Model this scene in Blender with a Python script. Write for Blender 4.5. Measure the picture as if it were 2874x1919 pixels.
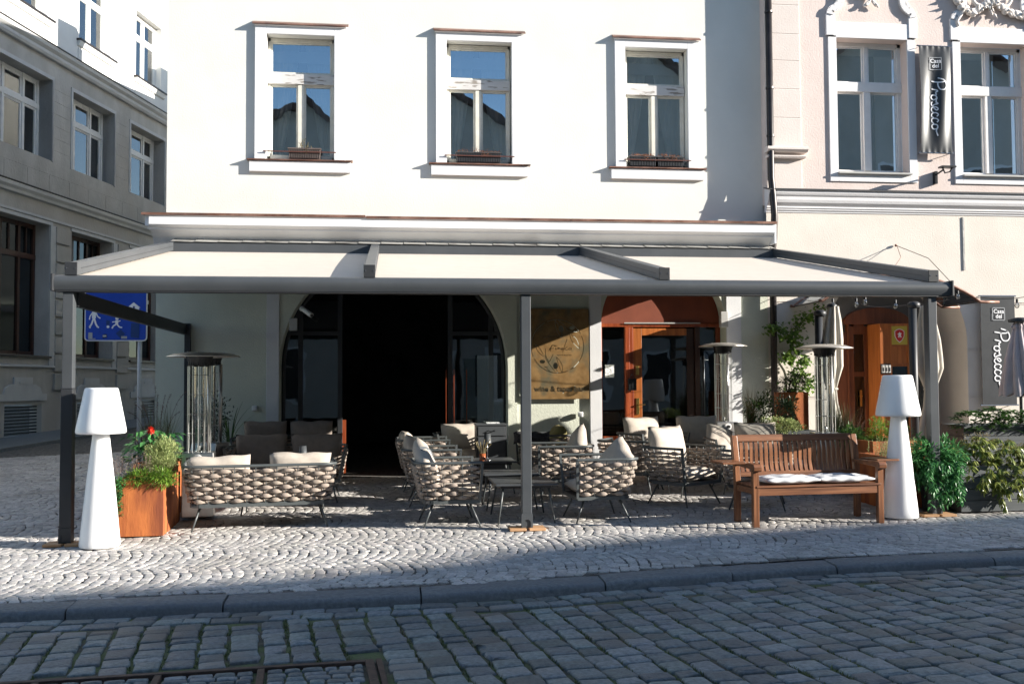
import bpy, bmesh, math, random
import numpy as np
from mathutils import Vector, Matrix, Euler
R = math.radians
PI = math.pi
for o in list(bpy.data.objects): bpy.data.objects.remove(o)
scene = bpy.context.scene
COL = scene.collection
rnd = random.Random(7)
rng = np.random.default_rng(11)

# ------------------------------------------------------------ camera
cam_d = bpy.data.cameras.new("camera"); cam = bpy.data.objects.new("camera", cam_d); COL.objects.link(cam)
cam_d.lens = 34.99; cam_d.sensor_width = 36.0; cam_d.sensor_fit = 'HORIZONTAL'
cam_d.clip_start = 0.05; cam_d.clip_end = 600
cam.matrix_world = (Matrix.Translation((0, 0, 1.53)) @ Matrix.Rotation(R(-7.08), 4, 'Z')
                    @ Matrix.Rotation(PI/2 + R(2.41), 4, 'X') @ Matrix.Rotation(-.0053, 4, 'Z'))
scene.camera = cam

# ------------------------------------------------------------ light
SUN = Vector((-1.0, .335, -.32)).normalized()
sun_el = math.asin(-SUN.z)
world = bpy.data.worlds.new("World"); scene.world = world; world.use_nodes = True
wn = world.node_tree.nodes; wl = world.node_tree.links
for n in list(wn): wn.remove(n)
sky = wn.new('ShaderNodeTexSky'); sky.sky_type = 'NISHITA'; sky.sun_disc = False
sky.sun_elevation = sun_el; sky.sun_rotation = math.atan2(-SUN.x, -SUN.y)
sky.air_density = 1.0; sky.dust_density = 0.25; sky.ozone_density = 2.2
bg = wn.new('ShaderNodeBackground'); bg.inputs[1].default_value = 0.092
wo = wn.new('ShaderNodeOutputWorld')
wl.new(sky.outputs[0], bg.inputs[0]); wl.new(bg.outputs[0], wo.inputs[0])
sd = bpy.data.lights.new("sun", 'SUN'); sd.energy = 5.0; sd.angle = R(.32); sd.color = (1.0, .945, .855)
so = bpy.data.objects.new("sun", sd); COL.objects.link(so)
so.location = (30, -15, 14); so.rotation_euler = SUN.to_track_quat('-Z', 'Y').to_euler()
scene.view_settings.view_transform = 'Standard'; scene.view_settings.look = 'None'
scene.view_settings.exposure = 1.3; scene.view_settings.gamma = 1.0
scene.render.engine = 'CYCLES'
scene.cycles.max_bounces = 8; scene.cycles.diffuse_bounces = 2; scene.cycles.transparent_max_bounces = 12
scene.cycles.sample_clamp_indirect = 6.0

# ------------------------------------------------------------ ground levels
GX, GY = .0105, .03
def gz(x, y): return GX*(x+3.1) + GY*(y-10.3)
KY = 7.58
def kerb_y(x):
    pts = [(-30, 7.5), (-2.8, 7.56), (.85, 7.58), (2.0, 7.80), (3.4, 8.02), (5.5, 8.09), (30, 8.3)]
    return float(np.interp(x, [p[0] for p in pts], [p[1] for p in pts]))
def road_z(x, y=0): return gz(x, 7.58) - .064

# ------------------------------------------------------------ materials
def new_mat(name):
    m = bpy.data.materials.new(name); m.use_nodes = True
    nt = m.node_tree; b = nt.nodes['Principled BSDF']
    return m, nt, b
def col4(c): return (c[0], c[1], c[2], 1.0)
def surf(name, c1, c2=None, scale=8.0, rough=.6, metal=0.0, bump=.0, bscale=60.0, spots=None, stretch=(1,1,1),
         island=0.0, detail=6.0, spec=.5, coords='Object', rough2=None, contrast=(.35,.65)):
    """base colour noise between c1 and c2, optional darker stains, per-piece variation and bump"""
    m, nt, b = new_mat(name); N = nt.nodes; L = nt.links
    c2 = c2 or c1
    tc = N.new('ShaderNodeTexCoord'); mp = N.new('ShaderNodeMapping'); mp.inputs['Scale'].default_value = stretch
    L.new(tc.outputs[coords], mp.inputs[0])
    nz = N.new('ShaderNodeTexNoise'); nz.inputs['Scale'].default_value = scale; nz.inputs['Detail'].default_value = detail
    nz.inputs['Roughness'].default_value = .62
    L.new(mp.outputs[0], nz.inputs['Vector'])
    rp = N.new('ShaderNodeValToRGB'); rp.color_ramp.elements[0].position = contrast[0]; rp.color_ramp.elements[1].position = contrast[1]
    rp.color_ramp.elements[0].color = col4(c1); rp.color_ramp.elements[1].color = col4(c2)
    L.new(nz.outputs['Fac'], rp.inputs[0]); out = rp.outputs[0]
    if spots:
        sc, colr, lo, hi = spots
        n2 = N.new('ShaderNodeTexNoise'); n2.inputs['Scale'].default_value = sc; n2.inputs['Detail'].default_value = 8
        L.new(mp.outputs[0], n2.inputs['Vector'])
        r2 = N.new('ShaderNodeValToRGB'); r2.color_ramp.elements[0].position = lo; r2.color_ramp.elements[1].position = hi
        L.new(n2.outputs['Fac'], r2.inputs[0])
        mx = N.new('ShaderNodeMix'); mx.data_type = 'RGBA'
        L.new(r2.outputs[0], mx.inputs['Factor']); L.new(out, mx.inputs['A']); mx.inputs['B'].default_value = col4(colr)
        out = mx.outputs['Result']
    if island > 0:
        ge = N.new('ShaderNodeNewGeometry'); hs = N.new('ShaderNodeHueSaturation')
        mr = N.new('ShaderNodeMapRange'); mr.inputs['To Min'].default_value = 1-island; mr.inputs['To Max'].default_value = 1+island
        L.new(ge.outputs['Random Per Island'], mr.inputs[0]); L.new(mr.outputs[0], hs.inputs['Value'])
        wn_ = N.new('ShaderNodeTexWhiteNoise'); wn_.noise_dimensions = '1D'; L.new(ge.outputs['Random Per Island'], wn_.inputs['W'])
        m2 = N.new('ShaderNodeMapRange'); m2.inputs['To Min'].default_value = .5-.035*min(1, island*3); m2.inputs['To Max'].default_value = .5+.035*min(1, island*3)
        L.new(wn_.outputs['Value'], m2.inputs[0]); L.new(m2.outputs[0], hs.inputs['Hue'])
        L.new(out, hs.inputs['Color']); out = hs.outputs[0]
    L.new(out, b.inputs['Base Color'])
    b.inputs['Roughness'].default_value = rough; b.inputs['Metallic'].default_value = metal
    b.inputs['Specular IOR Level'].default_value = spec
    if rough2 is not None:
        mr2 = N.new('ShaderNodeMapRange'); mr2.inputs['To Min'].default_value = rough; mr2.inputs['To Max'].default_value = rough2
        L.new(nz.outputs['Fac'], mr2.inputs[0]); L.new(mr2.outputs[0], b.inputs['Roughness'])
    if bump > 0:
        n3 = N.new('ShaderNodeTexNoise'); n3.inputs['Scale'].default_value = bscale; n3.inputs['Detail'].default_value = 5
        L.new(mp.outputs[0], n3.inputs['Vector'])
        bp = N.new('ShaderNodeBump'); bp.inputs['Strength'].default_value = 1.0; bp.inputs['Distance'].default_value = bump
        L.new(n3.outputs['Fac'], bp.inputs['Height']); L.new(bp.outputs[0], b.inputs['Normal'])
    return m
def leafmat(name, c1, c2, rough=.45, trans=.33, island=.30):
    m, nt, b = new_mat(name); N = nt.nodes; L = nt.links
    ge = N.new('ShaderNodeNewGeometry'); rp = N.new('ShaderNodeValToRGB')
    rp.color_ramp.elements[0].color = col4(c1); rp.color_ramp.elements[1].color = col4(c2)
    L.new(ge.outputs['Random Per Island'], rp.inputs[0])
    tc = N.new('ShaderNodeTexCoord'); nz = N.new('ShaderNodeTexNoise'); nz.inputs['Scale'].default_value = 9
    L.new(tc.outputs['Object'], nz.inputs['Vector'])
    hs = N.new('ShaderNodeHueSaturation'); mr = N.new('ShaderNodeMapRange')
    mr.inputs['From Min'].default_value = .3; mr.inputs['From Max'].default_value = .7
    mr.inputs['To Min'].default_value = 1-island; mr.inputs['To Max'].default_value = 1+island
    L.new(nz.outputs['Fac'], mr.inputs[0]); L.new(mr.outputs[0], hs.inputs['Value']); L.new(rp.outputs[0], hs.inputs['Color'])
    L.new(hs.outputs[0], b.inputs['Base Color']); b.inputs['Roughness'].default_value = rough
    tr = N.new('ShaderNodeBsdfTranslucent'); L.new(hs.outputs[0], tr.inputs['Color'])
    mx = N.new('ShaderNodeMixShader'); mx.inputs[0].default_value = trans
    L.new(b.outputs[0], mx.inputs[1]); L.new(tr.outputs[0], mx.inputs[2])
    L.new(mx.outputs[0], N['Material Output'].inputs['Surface'])
    return m
def glassmat(name, refl=.35, tint=(.8,.85,.88), rough=.02, bump=.0, gc=(1,1,1)):
    m, nt, b = new_mat(name); N = nt.nodes; L = nt.links; N.remove(b)
    gl = N.new('ShaderNodeBsdfGlossy'); gl.inputs['Roughness'].default_value = rough; gl.inputs['Color'].default_value = col4(gc)
    tr = N.new('ShaderNodeBsdfTransparent'); tr.inputs['Color'].default_value = col4(tint)
    fr = N.new('ShaderNodeFresnel'); fr.inputs['IOR'].default_value = 1.5
    ad = N.new('ShaderNodeMath'); ad.operation = 'ADD'; ad.inputs[1].default_value = refl; ad.use_clamp = True
    L.new(fr.outputs[0], ad.inputs[0])
    mx = N.new('ShaderNodeMixShader'); L.new(ad.outputs[0], mx.inputs[0])
    L.new(tr.outputs[0], mx.inputs[1]); L.new(gl.outputs[0], mx.inputs[2]); L.new(mx.outputs[0], N['Material Output'].inputs['Surface'])
    if bump:
        tc = N.new('ShaderNodeTexCoord'); nz = N.new('ShaderNodeTexNoise'); nz.inputs['Scale'].default_value = 2.2; nz.inputs['Detail'].default_value = 1.5
        L.new(tc.outputs['Object'], nz.inputs['Vector'])
        bp = N.new('ShaderNodeBump'); bp.inputs['Distance'].default_value = bump; L.new(nz.outputs['Fac'], bp.inputs['Height'])
        L.new(bp.outputs[0], gl.inputs['Normal'])
    return m
def woodmat(name, c1, c2, rough=.45, scale=3.0, axis='X', spec=.5):
    m, nt, b = new_mat(name); N = nt.nodes; L = nt.links
    tc = N.new('ShaderNodeTexCoord'); mp = N.new('ShaderNodeMapping')
    st = {'X': (1, 14, 14), 'Y': (14, 1, 14), 'Z': (14, 14, 1)}[axis]
    mp.inputs['Scale'].default_value = st; L.new(tc.outputs['Object'], mp.inputs[0])
    nz = N.new('ShaderNodeTexNoise'); nz.inputs['Scale'].default_value = scale; nz.inputs['Detail'].default_value = 7; nz.inputs['Distortion'].default_value = .6
    L.new(mp.outputs[0], nz.inputs['Vector'])
    rp = N.new('ShaderNodeValToRGB'); rp.color_ramp.elements[0].position = .3; rp.color_ramp.elements[1].position = .7
    rp.color_ramp.elements[0].color = col4(c1); rp.color_ramp.elements[1].color = col4(c2)
    L.new(nz.outputs['Fac'], rp.inputs[0])
    ge = N.new('ShaderNodeNewGeometry'); hs = N.new('ShaderNodeHueSaturation'); mr = N.new('ShaderNodeMapRange')
    mr.inputs['To Min'].default_value = .8; mr.inputs['To Max'].default_value = 1.2
    L.new(ge.outputs['Random Per Island'], mr.inputs[0]); L.new(mr.outputs[0], hs.inputs['Value']); L.new(rp.outputs[0], hs.inputs['Color'])
    L.new(hs.outputs[0], b.inputs['Base Color']); b.inputs['Roughness'].default_value = rough; b.inputs['Specular IOR Level'].default_value = spec
    bp = N.new('ShaderNodeBump'); bp.inputs['Distance'].default_value = .0015; L.new(nz.outputs['Fac'], bp.inputs['Height']); L.new(bp.outputs[0], b.inputs['Normal'])
    return m

M = {}
M['wall_white'] = surf('white_render', (.70,.695,.645), (.745,.74,.69), 1.1, .85, bump=.0018, bscale=40, spots=(2.0,(.68,.675,.63),.54,.80))
M['wall_cream'] = surf('ivory_render', (.60,.62,.52), (.66,.68,.57), 1.6, .85, bump=.005, bscale=45, spots=(1.2,(.56,.57,.49),.5,.75))
M['trim_white'] = surf('white_trim', (.74,.74,.745), (.79,.79,.795), 3, .8, bump=.002, bscale=60)
M['pilaster'] = surf('pale_lilac_trim', (.66,.66,.67), (.72,.72,.72), 2, .8, bump=.002, bscale=50)
M['pink'] = surf('pale_pink_render', (.66,.55,.50), (.72,.61,.56), 1.5, .88, bump=.004, bscale=40)
M['pink_quoin'] = surf('pale_quoin_render', (.68,.60,.55), (.73,.65,.60), 2, .88, bump=.003, bscale=40)
M['pinkwhite'] = surf('offwhite_trim', (.76,.74,.74), (.82,.80,.80), 3, .8, bump=.002, bscale=50)
M['stucco'] = surf('stucco_ornament', (.66,.60,.55), (.76,.71,.67), 9, .85, bump=.006, bscale=30)
M['peach'] = surf('peach_render', (.70,.635,.56), (.75,.685,.61), 1.4, .88, bump=.003, bscale=45, spots=(1.5,(.66,.60,.53),.5,.8))
M['grey_stone'] = surf('grey_stone_render', (.38,.365,.34), (.55,.53,.495), 1.2, .9, bump=.010, bscale=18, spots=(.8,(.42,.39,.355),.45,.65), stretch=(1,1,.6))
M['grey_light'] = surf('grey_trim_stone', (.50,.50,.50), (.58,.58,.57), 2, .85, bump=.004, bscale=30)
M['grey_pale'] = surf('pale_upper_render', (.66,.65,.62), (.74,.73,.70), 1.5, .85, bump=.004, bscale=30)
M['copper'] = surf('brown_flashing', (.16,.075,.05), (.34,.19,.14), 4, .45, metal=.4, bump=.002, bscale=20, spots=(3,(.09,.05,.04),.5,.7))
M['pipe_dark'] = surf('dark_pipe', (.025,.022,.022), (.05,.042,.04), 4, .4, metal=.5)
M['anthracite'] = surf('anthracite_powder_coat', (.060,.066,.072), (.072,.078,.085), 3, .42, bump=.0004, bscale=300)
M['anthracite_dark'] = surf('dark_anthracite', (.026,.028,.031), (.034,.036,.04), 3, .5)
M['hood_grey'] = surf('weathered_grey_hood', (.32,.31,.29), (.44,.43,.40), 3, .6, bump=.002, bscale=20, spots=(4,(.15,.14,.13),.5,.7))
M['fabric'] = surf('cream_awning_fabric', (.60,.53,.455), (.64,.57,.495), 6, .85, bump=.0008, bscale=250)
M['light_blocker'] = surf('charcoal_light_blocker', (.035,.037,.04), (.045,.047,.05), 6, .9)  # for the added sheet that darkens the space under the roof
M['white_plastic'] = surf('white_plastic', (.86,.86,.86), (.88,.88,.88), 5, .35, bump=.0006, bscale=180, spots=(6,(.80,.79,.77),.68,.9))
M['corten'] = surf('corten_steel', (.29,.075,.018), (.47,.145,.036), 8, .72, bump=.003, bscale=50, spots=(5,(.20,.05,.018),.50,.66), stretch=(1,1,.22), rough2=.9)
M['soil'] = surf('soil', (.03,.02,.015), (.06,.04,.03), 20, .95, bump=.01, bscale=40)
M['weave'] = surf('taupe_woven_strap', (.25,.20,.165), (.32,.265,.22), 22, .9, bump=.0012, bscale=420, island=.06)
M['frame'] = surf('dark_tube_frame', (.07,.078,.08), (.09,.10,.10), 3, .38)
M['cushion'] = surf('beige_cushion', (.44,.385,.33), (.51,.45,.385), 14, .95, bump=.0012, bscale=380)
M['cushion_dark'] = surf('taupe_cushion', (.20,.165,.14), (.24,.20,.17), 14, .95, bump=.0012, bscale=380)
M['cushion_stripe'] = surf('grey_band', (.12,.13,.14), (.15,.16,.17), 14, .95)
M['olive_cushion'] = surf('olive_cushion', (.16,.14,.05), (.20,.17,.07), 14, .95)
M['black_plush'] = surf('black_plush', (.01,.01,.012), (.05,.05,.055), 50, .95, bump=.01, bscale=90)
M['seat_pad'] = surf('light_grey_linen', (.62,.63,.64), (.70,.70,.71), 12, .92, bump=.002, bscale=200)
M['bench_wood'] = woodmat('brown_teak', (.10,.036,.016), (.31,.13,.058), .36, 2.2, 'Z')
M['bench_wood_x'] = woodmat('brown_teak_rail', (.10,.036,.016), (.29,.12,.054), .4, 2.2, 'X')
M['door_wood'] = woodmat('red_brown_wood', (.20,.035,.012), (.36,.085,.028), .32, 1.6, 'Z')
M['door_wood2'] = woodmat('orange_brown_wood', (.30,.085,.018), (.48,.15,.035), .35, 1.6, 'Z')
M['transom'] = surf('rust_red_panel', (.16,.032,.011), (.21,.046,.016), 3, .6, spots=(2,(.22,.05,.02),.5,.7))
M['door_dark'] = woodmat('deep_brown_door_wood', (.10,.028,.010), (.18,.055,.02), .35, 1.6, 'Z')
M['pad_wood'] = woodmat('raw_board', (.45,.24,.11), (.60,.36,.20), .6, 2, 'X')
M['planter_dark'] = woodmat('charcoal_boards', (.045,.052,.056), (.085,.095,.10), .6, 2.5, 'X')
M['steel'] = surf('brushed_steel', (.50,.49,.47), (.58,.57,.55), 8, .22, metal=1.0, rough2=.38)
M['dish'] = surf('dish_steel', (.70,.66,.60), (.80,.76,.70), 5, .35, metal=.85, rough2=.5)
M['tubeglass'] = glassmat('tube_glass', .10, (.86,.88,.88))
M['winglass'] = glassmat('window_glass', .42, (.72,.76,.80), .008, .0016, (.72,.88,1.0))
M['winglass_soft'] = glassmat('old_window_glass', .20, (.80,.82,.82), .02, .002)
M['shopglass'] = glassmat('shop_glass', .045, (.35,.38,.40), .015, .002, (.85,.93,1.0))
M['clearglass'] = glassmat('clear_screen', .04, (.85,.9,.88), .01)
M['winframe'] = surf('cream_window_paint', (.66,.63,.54), (.74,.71,.63), 9, .55, bump=.001, bscale=60, spots=(6,(.5,.46,.38),.66,.8))
M['winframe_old'] = surf('peeling_paint', (.58,.56,.54), (.66,.64,.62), 8, .7, bump=.002, bscale=50, spots=(14,(.28,.25,.22),.56,.62), stretch=(.35,1,2))
M['winframe_white'] = surf('white_window_paint', (.74,.73,.71), (.80,.79,.77), 9, .5)
M['curtain'] = surf('net_curtain', (.74,.72,.64), (.82,.80,.72), 4, .95)
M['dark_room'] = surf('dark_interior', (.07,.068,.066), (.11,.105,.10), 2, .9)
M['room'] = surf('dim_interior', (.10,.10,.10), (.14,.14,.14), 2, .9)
M['blind'] = surf('pale_blind', (.66,.65,.62), (.74,.73,.70), 2, .9)
M['flowerbox'] = surf('brown_plastic_box', (.11,.085,.075), (.15,.12,.11), 8, .6)
M['flowerbox_dark'] = surf('dark_plastic_box', (.035,.038,.042), (.06,.06,.065), 8, .6)
M['rail_brown'] = surf('brown_bar', (.09,.03,.022), (.12,.045,.03), 8, .5)
M['black_vinyl'] = surf('black_vinyl', (.024,.027,.031), (.034,.037,.042), 4, .42, bump=.001, bscale=8)
M['white_print'] = surf('white_print', (.82,.82,.84), (.86,.86,.88), 4, .6)
M['grey_print'] = surf('grey_print', (.35,.36,.38), (.4,.41,.43), 4, .6)
M['brass_sign'] = surf('patinated_sign_metal', (.20,.11,.035), (.36,.22,.09), 6, .55, metal=.35, spots=(3.5,(.14,.12,.07),.5,.66), rough2=.4)
M['brass'] = surf('brass', (.55,.36,.10), (.62,.42,.14), 9, .3, metal=1.0)
M['cutout'] = surf('sign_cutout_dark', (.05,.028,.012), (.07,.04,.018), 9, .8)
M['sign_blue'] = surf('sign_blue', (.004,.05,.40), (.006,.06,.46), 3, .4, spots=(12,(.004,.04,.33),.6,.75))
M['sign_dark'] = surf('sign_overpaint', (.004,.035,.16), (.006,.045,.2), 3, .5)
M['pole'] = surf('grey_pole', (.36,.38,.42), (.42,.44,.48), 3, .45, metal=.3)
M['kerb'] = surf('kerb_granite', (.125,.138,.145), (.20,.213,.22), 30, .75, bump=.006, bscale=40, spots=(3,(.15,.155,.165),.5,.75), island=.10)
M['sett'] = surf('road_sett_granite', (.092,.116,.126), (.19,.222,.23), 30, .48, bump=.006, bscale=70, spots=(1.6,(.155,.15,.14),.52,.7), island=.34, rough2=.7)
M['mosaic'] = surf('pavement_stone', (.36,.34,.32), (.57,.54,.51), 45, .8, bump=.004, bscale=110, spots=(1.1,(.37,.34,.31),.5,.7), island=.20)
M['joint'] = surf('joint_sand', (.05,.046,.04), (.20,.185,.165), 18, .95, bump=.006, bscale=60)
M['road_joint'] = surf('road_joint_earth', (.05,.048,.038), (.12,.115,.085), 14, .95, bump=.008, bscale=50, spots=(4,(.085,.115,.045),.42,.56))
M['rust'] = surf('rusty_steel', (.05,.035,.03), (.10,.065,.05), 14, .7, metal=.3, bump=.003, bscale=60)
M['ground'] = surf('ground_earth', (.08,.08,.08), (.12,.12,.115), 2, .95)
M['brick'] = surf('dark_brick', (.07,.03,.018), (.12,.055,.03), 12, .8, bump=.006, bscale=25)
M['parasol'] = surf('sand_parasol_cloth', (.48,.44,.38), (.54,.50,.43), 6, .9, bump=.002, bscale=30)
M['parasol_pink'] = surf('mauve_parasol_cloth', (.48,.41,.42), (.54,.47,.48), 6, .9, bump=.002, bscale=30)
M['red'] = surf('red_print', (.55,.02,.02), (.6,.03,.025), 5, .5)
M['gold'] = surf('gold_panel', (.55,.42,.06), (.6,.46,.08), 5, .35, metal=.3)
M['paper'] = surf('paper', (.70,.72,.72), (.8,.8,.8), 30, .8, spots=(40,(.35,.36,.38),.52,.6))
M['amber'] = surf('amber_glass', (.28,.08,.03), (.34,.11,.05), 5, .15)
M['greyplastic'] = surf('grey_plastic', (.38,.37,.35), (.45,.44,.42), 5, .5)
M['blackmetal'] = surf('black_metal', (.02,.022,.025), (.03,.032,.035), 5, .35, metal=.4)
M['silvermetal'] = surf('satin_silver', (.35,.36,.38), (.42,.43,.45), 5, .25, metal=.9)
M['twig'] = surf('brown_stem', (.09,.05,.03), (.15,.09,.05), 12, .8)
M['opp_wall'] = surf('opposite_render', (.42,.40,.36), (.48,.46,.42), 1, .85)
M['opp_roof'] = surf('opposite_tiles', (.06,.035,.028), (.10,.055,.04), 6, .8, bump=.02, bscale=10)
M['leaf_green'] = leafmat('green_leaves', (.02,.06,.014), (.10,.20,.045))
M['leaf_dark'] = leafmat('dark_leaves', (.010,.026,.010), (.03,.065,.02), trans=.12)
M['leaf_bright'] = leafmat('bright_leaves', (.07,.17,.02), (.24,.36,.05))
M['leaf_pale'] = leafmat('silver_green_leaves', (.20,.27,.09), (.50,.54,.24), rough=.7)
M['leaf_rhodo'] = leafmat('olive_leaves', (.08,.13,.022), (.38,.40,.11), rough=.3)
M['leaf_emerald'] = leafmat('emerald_leaves', (.03,.12,.035), (.12,.34,.11), rough=.35)
M['leaf_ivy'] = leafmat('ivy_leaves', (.06,.14,.02), (.24,.36,.06))
M['heather'] = leafmat('faded_heather', (.24,.17,.15), (.48,.38,.32), rough=.8)
M['grass'] = leafmat('grass_blades', (.05,.08,.025), (.16,.19,.08), rough=.6)
M['dark_wood'] = woodmat('dark_brown_window_wood', (.035,.014,.009), (.065,.026,.016), .4, 1.6, 'Z')  # own brown of the grey building windows; doubles as painted shade on door stiles
M['grass_dry'] = leafmat('dry_grass', (.16,.13,.06), (.30,.24,.13), rough=.7)
M['plume'] = leafmat('grass_plumes', (.10,.06,.045), (.20,.13,.10), rough=.9)
M['dead'] = leafmat('dried_blooms', (.30,.12,.06), (.50,.26,.16), rough=.9)
M['red_petal'] = leafmat('red_petals', (.65,.02,.015), (.8,.06,.03))
M['bulbglass'] = glassmat('bulb_glass', .18, (.9,.9,.88))

_b = M['white_plastic'].node_tree.nodes['Principled BSDF']; _b.inputs['Subsurface Weight'].default_value = .45; _b.inputs['Subsurface Scale'].default_value = .12
_b.inputs['Subsurface Radius'].default_value = (1, 1, 1)
# ------------------------------------------------------------ mesh builder
class MB:
    def __init__(s): s.v = []; s.f = []; s.n = 0
    def add(s, vs, fs):
        b = s.n; s.v.extend([tuple(map(float, p)) for p in vs]); s.n += len(vs)
        s.f.extend([tuple(i+b for i in f) for f in fs]); return s
    def box(s, x0, x1, y0, y1, z0, z1, mat=None):
        vs = [(x0,y0,z0),(x1,y0,z0),(x1,y1,z0),(x0,y1,z0),(x0,y0,z1),(x1,y0,z1),(x1,y1,z1),(x0,y1,z1)]
        if mat is not None: vs = [tuple(mat @ Vector(p)) for p in vs]
        return s.add(vs, [(0,3,2,1),(4,5,6,7),(0,1,5,4),(1,2,6,5),(2,3,7,6),(3,0,4,7)])
    def bar(s, a, b, w, h, up=(0,0,1)):
        """box of section w (sideways) x h (up) from a to b"""
        a = Vector(a); b = Vector(b); d = (b-a); ln = d.length; d.normalize(); u = Vector(up)
        sd = d.cross(u).normalized(); u = sd.cross(d).normalized()
        vs = []
        for p in (a, b):
            for i, j in ((-1,-1),(1,-1),(1,1),(-1,1)): vs.append(p + sd*(i*w/2) + u*(j*h/2))
        return s.add(vs, [(0,1,2,3),(7,6,5,4),(0,4,5,1),(1,5,6,2),(2,6,7,3),(3,7,4,0)])
    def tube(s, pts, r, n=8, cap=True, closed=False):
        pts = [Vector(p) for p in pts]; m = len(pts)
        rs = r if hasattr(r, '__len__') else [r]*m
        ring = []; prev = None
        for i, p in enumerate(pts):
            if closed: t = pts[(i+1) % m] - pts[i-1]
            else: t = pts[min(i+1, m-1)] - pts[max(i-1, 0)]
            t.normalize()
            if prev is None:
                a = Vector((0,0,1)) if abs(t.z) < .9 else Vector((1,0,0)); nrm = t.cross(a).normalized()
            else:
                nrm = prev - t*prev.dot(t)
                nrm = nrm.normalized() if nrm.length > 1e-6 else t.orthogonal().normalized()
            prev = nrm; bn = t.cross(nrm)
            ring.append([p + (nrm*math.cos(2*PI*k/n) + bn*math.sin(2*PI*k/n))*rs[i] for k in range(n)])
        vs = [q for rg in ring for q in rg]; fs = []
        for i in range(m if closed else m-1):
            j = (i+1) % m
            for k in range(n): fs.append((i*n+k, i*n+(k+1) % n, j*n+(k+1) % n, j*n+k))
        if cap and not closed:
            fs.append(tuple(range(n-1, -1, -1))); fs.append(tuple((m-1)*n+k for k in range(n)))
        return s.add(vs, fs)
    def lathe(s, prof, n=24, c=(0,0,0), cap=True, fn=None):
        vs = []; m = len(prof)
        for i, (r, z) in enumerate(prof):
            for k in range(n):
                a = 2*PI*k/n; rr = r if fn is None else r*fn(a, i/(m-1))
                vs.append((c[0]+rr*math.cos(a), c[1]+rr*math.sin(a), c[2]+z))
        fs = []
        for i in range(m-1):
            for k in range(n): fs.append((i*n+k, i*n+(k+1) % n, (i+1)*n+(k+1) % n, (i+1)*n+k))
        if cap: fs.append(tuple(range(n-1,-1,-1))); fs.append(tuple((m-1)*n+k for k in range(n)))
        return s.add(vs, fs)
    def prism(s, poly, a, b, axis='Y'):
        """extrude 2-D polygon (x,z) along y from a to b (axis Y) or (y,z) along x (axis X) or (x,y) along z"""
        n = len(poly)
        def P(p, t):
            return {'Y': (p[0], t, p[1]), 'X': (t, p[0], p[1]), 'Z': (p[0], p[1], t)}[axis]
        vs = [P(p, a) for p in poly] + [P(p, b) for p in poly]
        fs = [tuple(range(n)), tuple(range(2*n-1, n-1, -1))] + [(i, i+n, (i+1) % n + n, (i+1) % n) for i in range(n)]
        return s.add(vs, fs)
    def grid(s, fn, nu, nv):
        vs = [fn(i/nu, j/nv) for j in range(nv+1) for i in range(nu+1)]
        fs = [(j*(nu+1)+i, j*(nu+1)+i+1, (j+1)*(nu+1)+i+1, (j+1)*(nu+1)+i) for j in range(nv) for i in range(nu)]
        return s.add(vs, fs)
    def ball(s, c, r, nu=10, nv=6, sc=(1,1,1)):
        prof = []
        vs = [(c[0], c[1], c[2]-r*sc[2])]
        for j in range(1, nv):
            a = -PI/2 + PI*j/nv
            for k in range(nu):
                b = 2*PI*k/nu
                vs.append((c[0]+r*sc[0]*math.cos(a)*math.cos(b), c[1]+r*sc[1]*math.cos(a)*math.sin(b), c[2]+r*sc[2]*math.sin(a)))
        vs.append((c[0], c[1], c[2]+r*sc[2])); fs = []
        for k in range(nu): fs.append((0, 1+(k+1) % nu, 1+k))
        for j in range(nv-2):
            for k in range(nu): fs.append((1+j*nu+k, 1+j*nu+(k+1) % nu, 1+(j+1)*nu+(k+1) % nu, 1+(j+1)*nu+k))
        t = len(vs)-1
        for k in range(nu): fs.append((t, 1+(nv-2)*nu+k, 1+(nv-2)*nu+(k+1) % nu))
        return s.add(vs, fs)
    def pillow(s, w, h, t, mat=None, n=10, wr=.0, seed=0):
        """cushion in local x (w), z (h), thickness along y"""
        q = random.Random(seed); ph = [q.uniform(0, 6.28) for _ in range(6)]
        vs = []; fs = []
        for side in (-1, 1):
            for j in range(n+1):
                for i in range(n+1):
                    u = -1+2*i/n; v = -1+2*j/n
                    e = max(0, (1-abs(u)**3.2))**.5*max(0, (1-abs(v)**3.2))**.5
                    k = 1-.045*(1-abs(v))*(abs(u)**3) ; k2 = 1-.045*(1-abs(u))*(abs(v)**3)
                    wrn = wr*(math.sin(5*u+3*v+ph[0])*math.sin(4*v-2*u+ph[1])+.6*math.sin(9*u+ph[2])*math.sin(8*v+ph[3]))
                    p = Vector((u*w/2*k, side*(t/2*e+wrn*e), v*h/2*k2 + wr*.8*math.sin(7*u+ph[4])*abs(v)))
                    vs.append(mat @ p if mat is not None else p)
        m = (n+1)*(n+1)
        for sd in (0, 1):
            for j in range(n):
                for i in range(n):
                    a = sd*m+j*(n+1)+i; f = (a, a+1, a+n+2, a+n+1)
                    fs.append(f if sd == 0 else f[::-1])
        return s.add(vs, fs)
    def each(s, name, mat, parent=None, **kw):
        '''one object per closed box (8 vertices, 6 faces each)'''
        out = []
        for i in range(0, s.n, 8):
            b = MB(); b.add(s.v[i:i+8], [tuple(k-i for k in f) for f in s.f if i <= f[0] < i+8]); out.append(b.obj(name, mat, parent, **kw))
        return out
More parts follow.
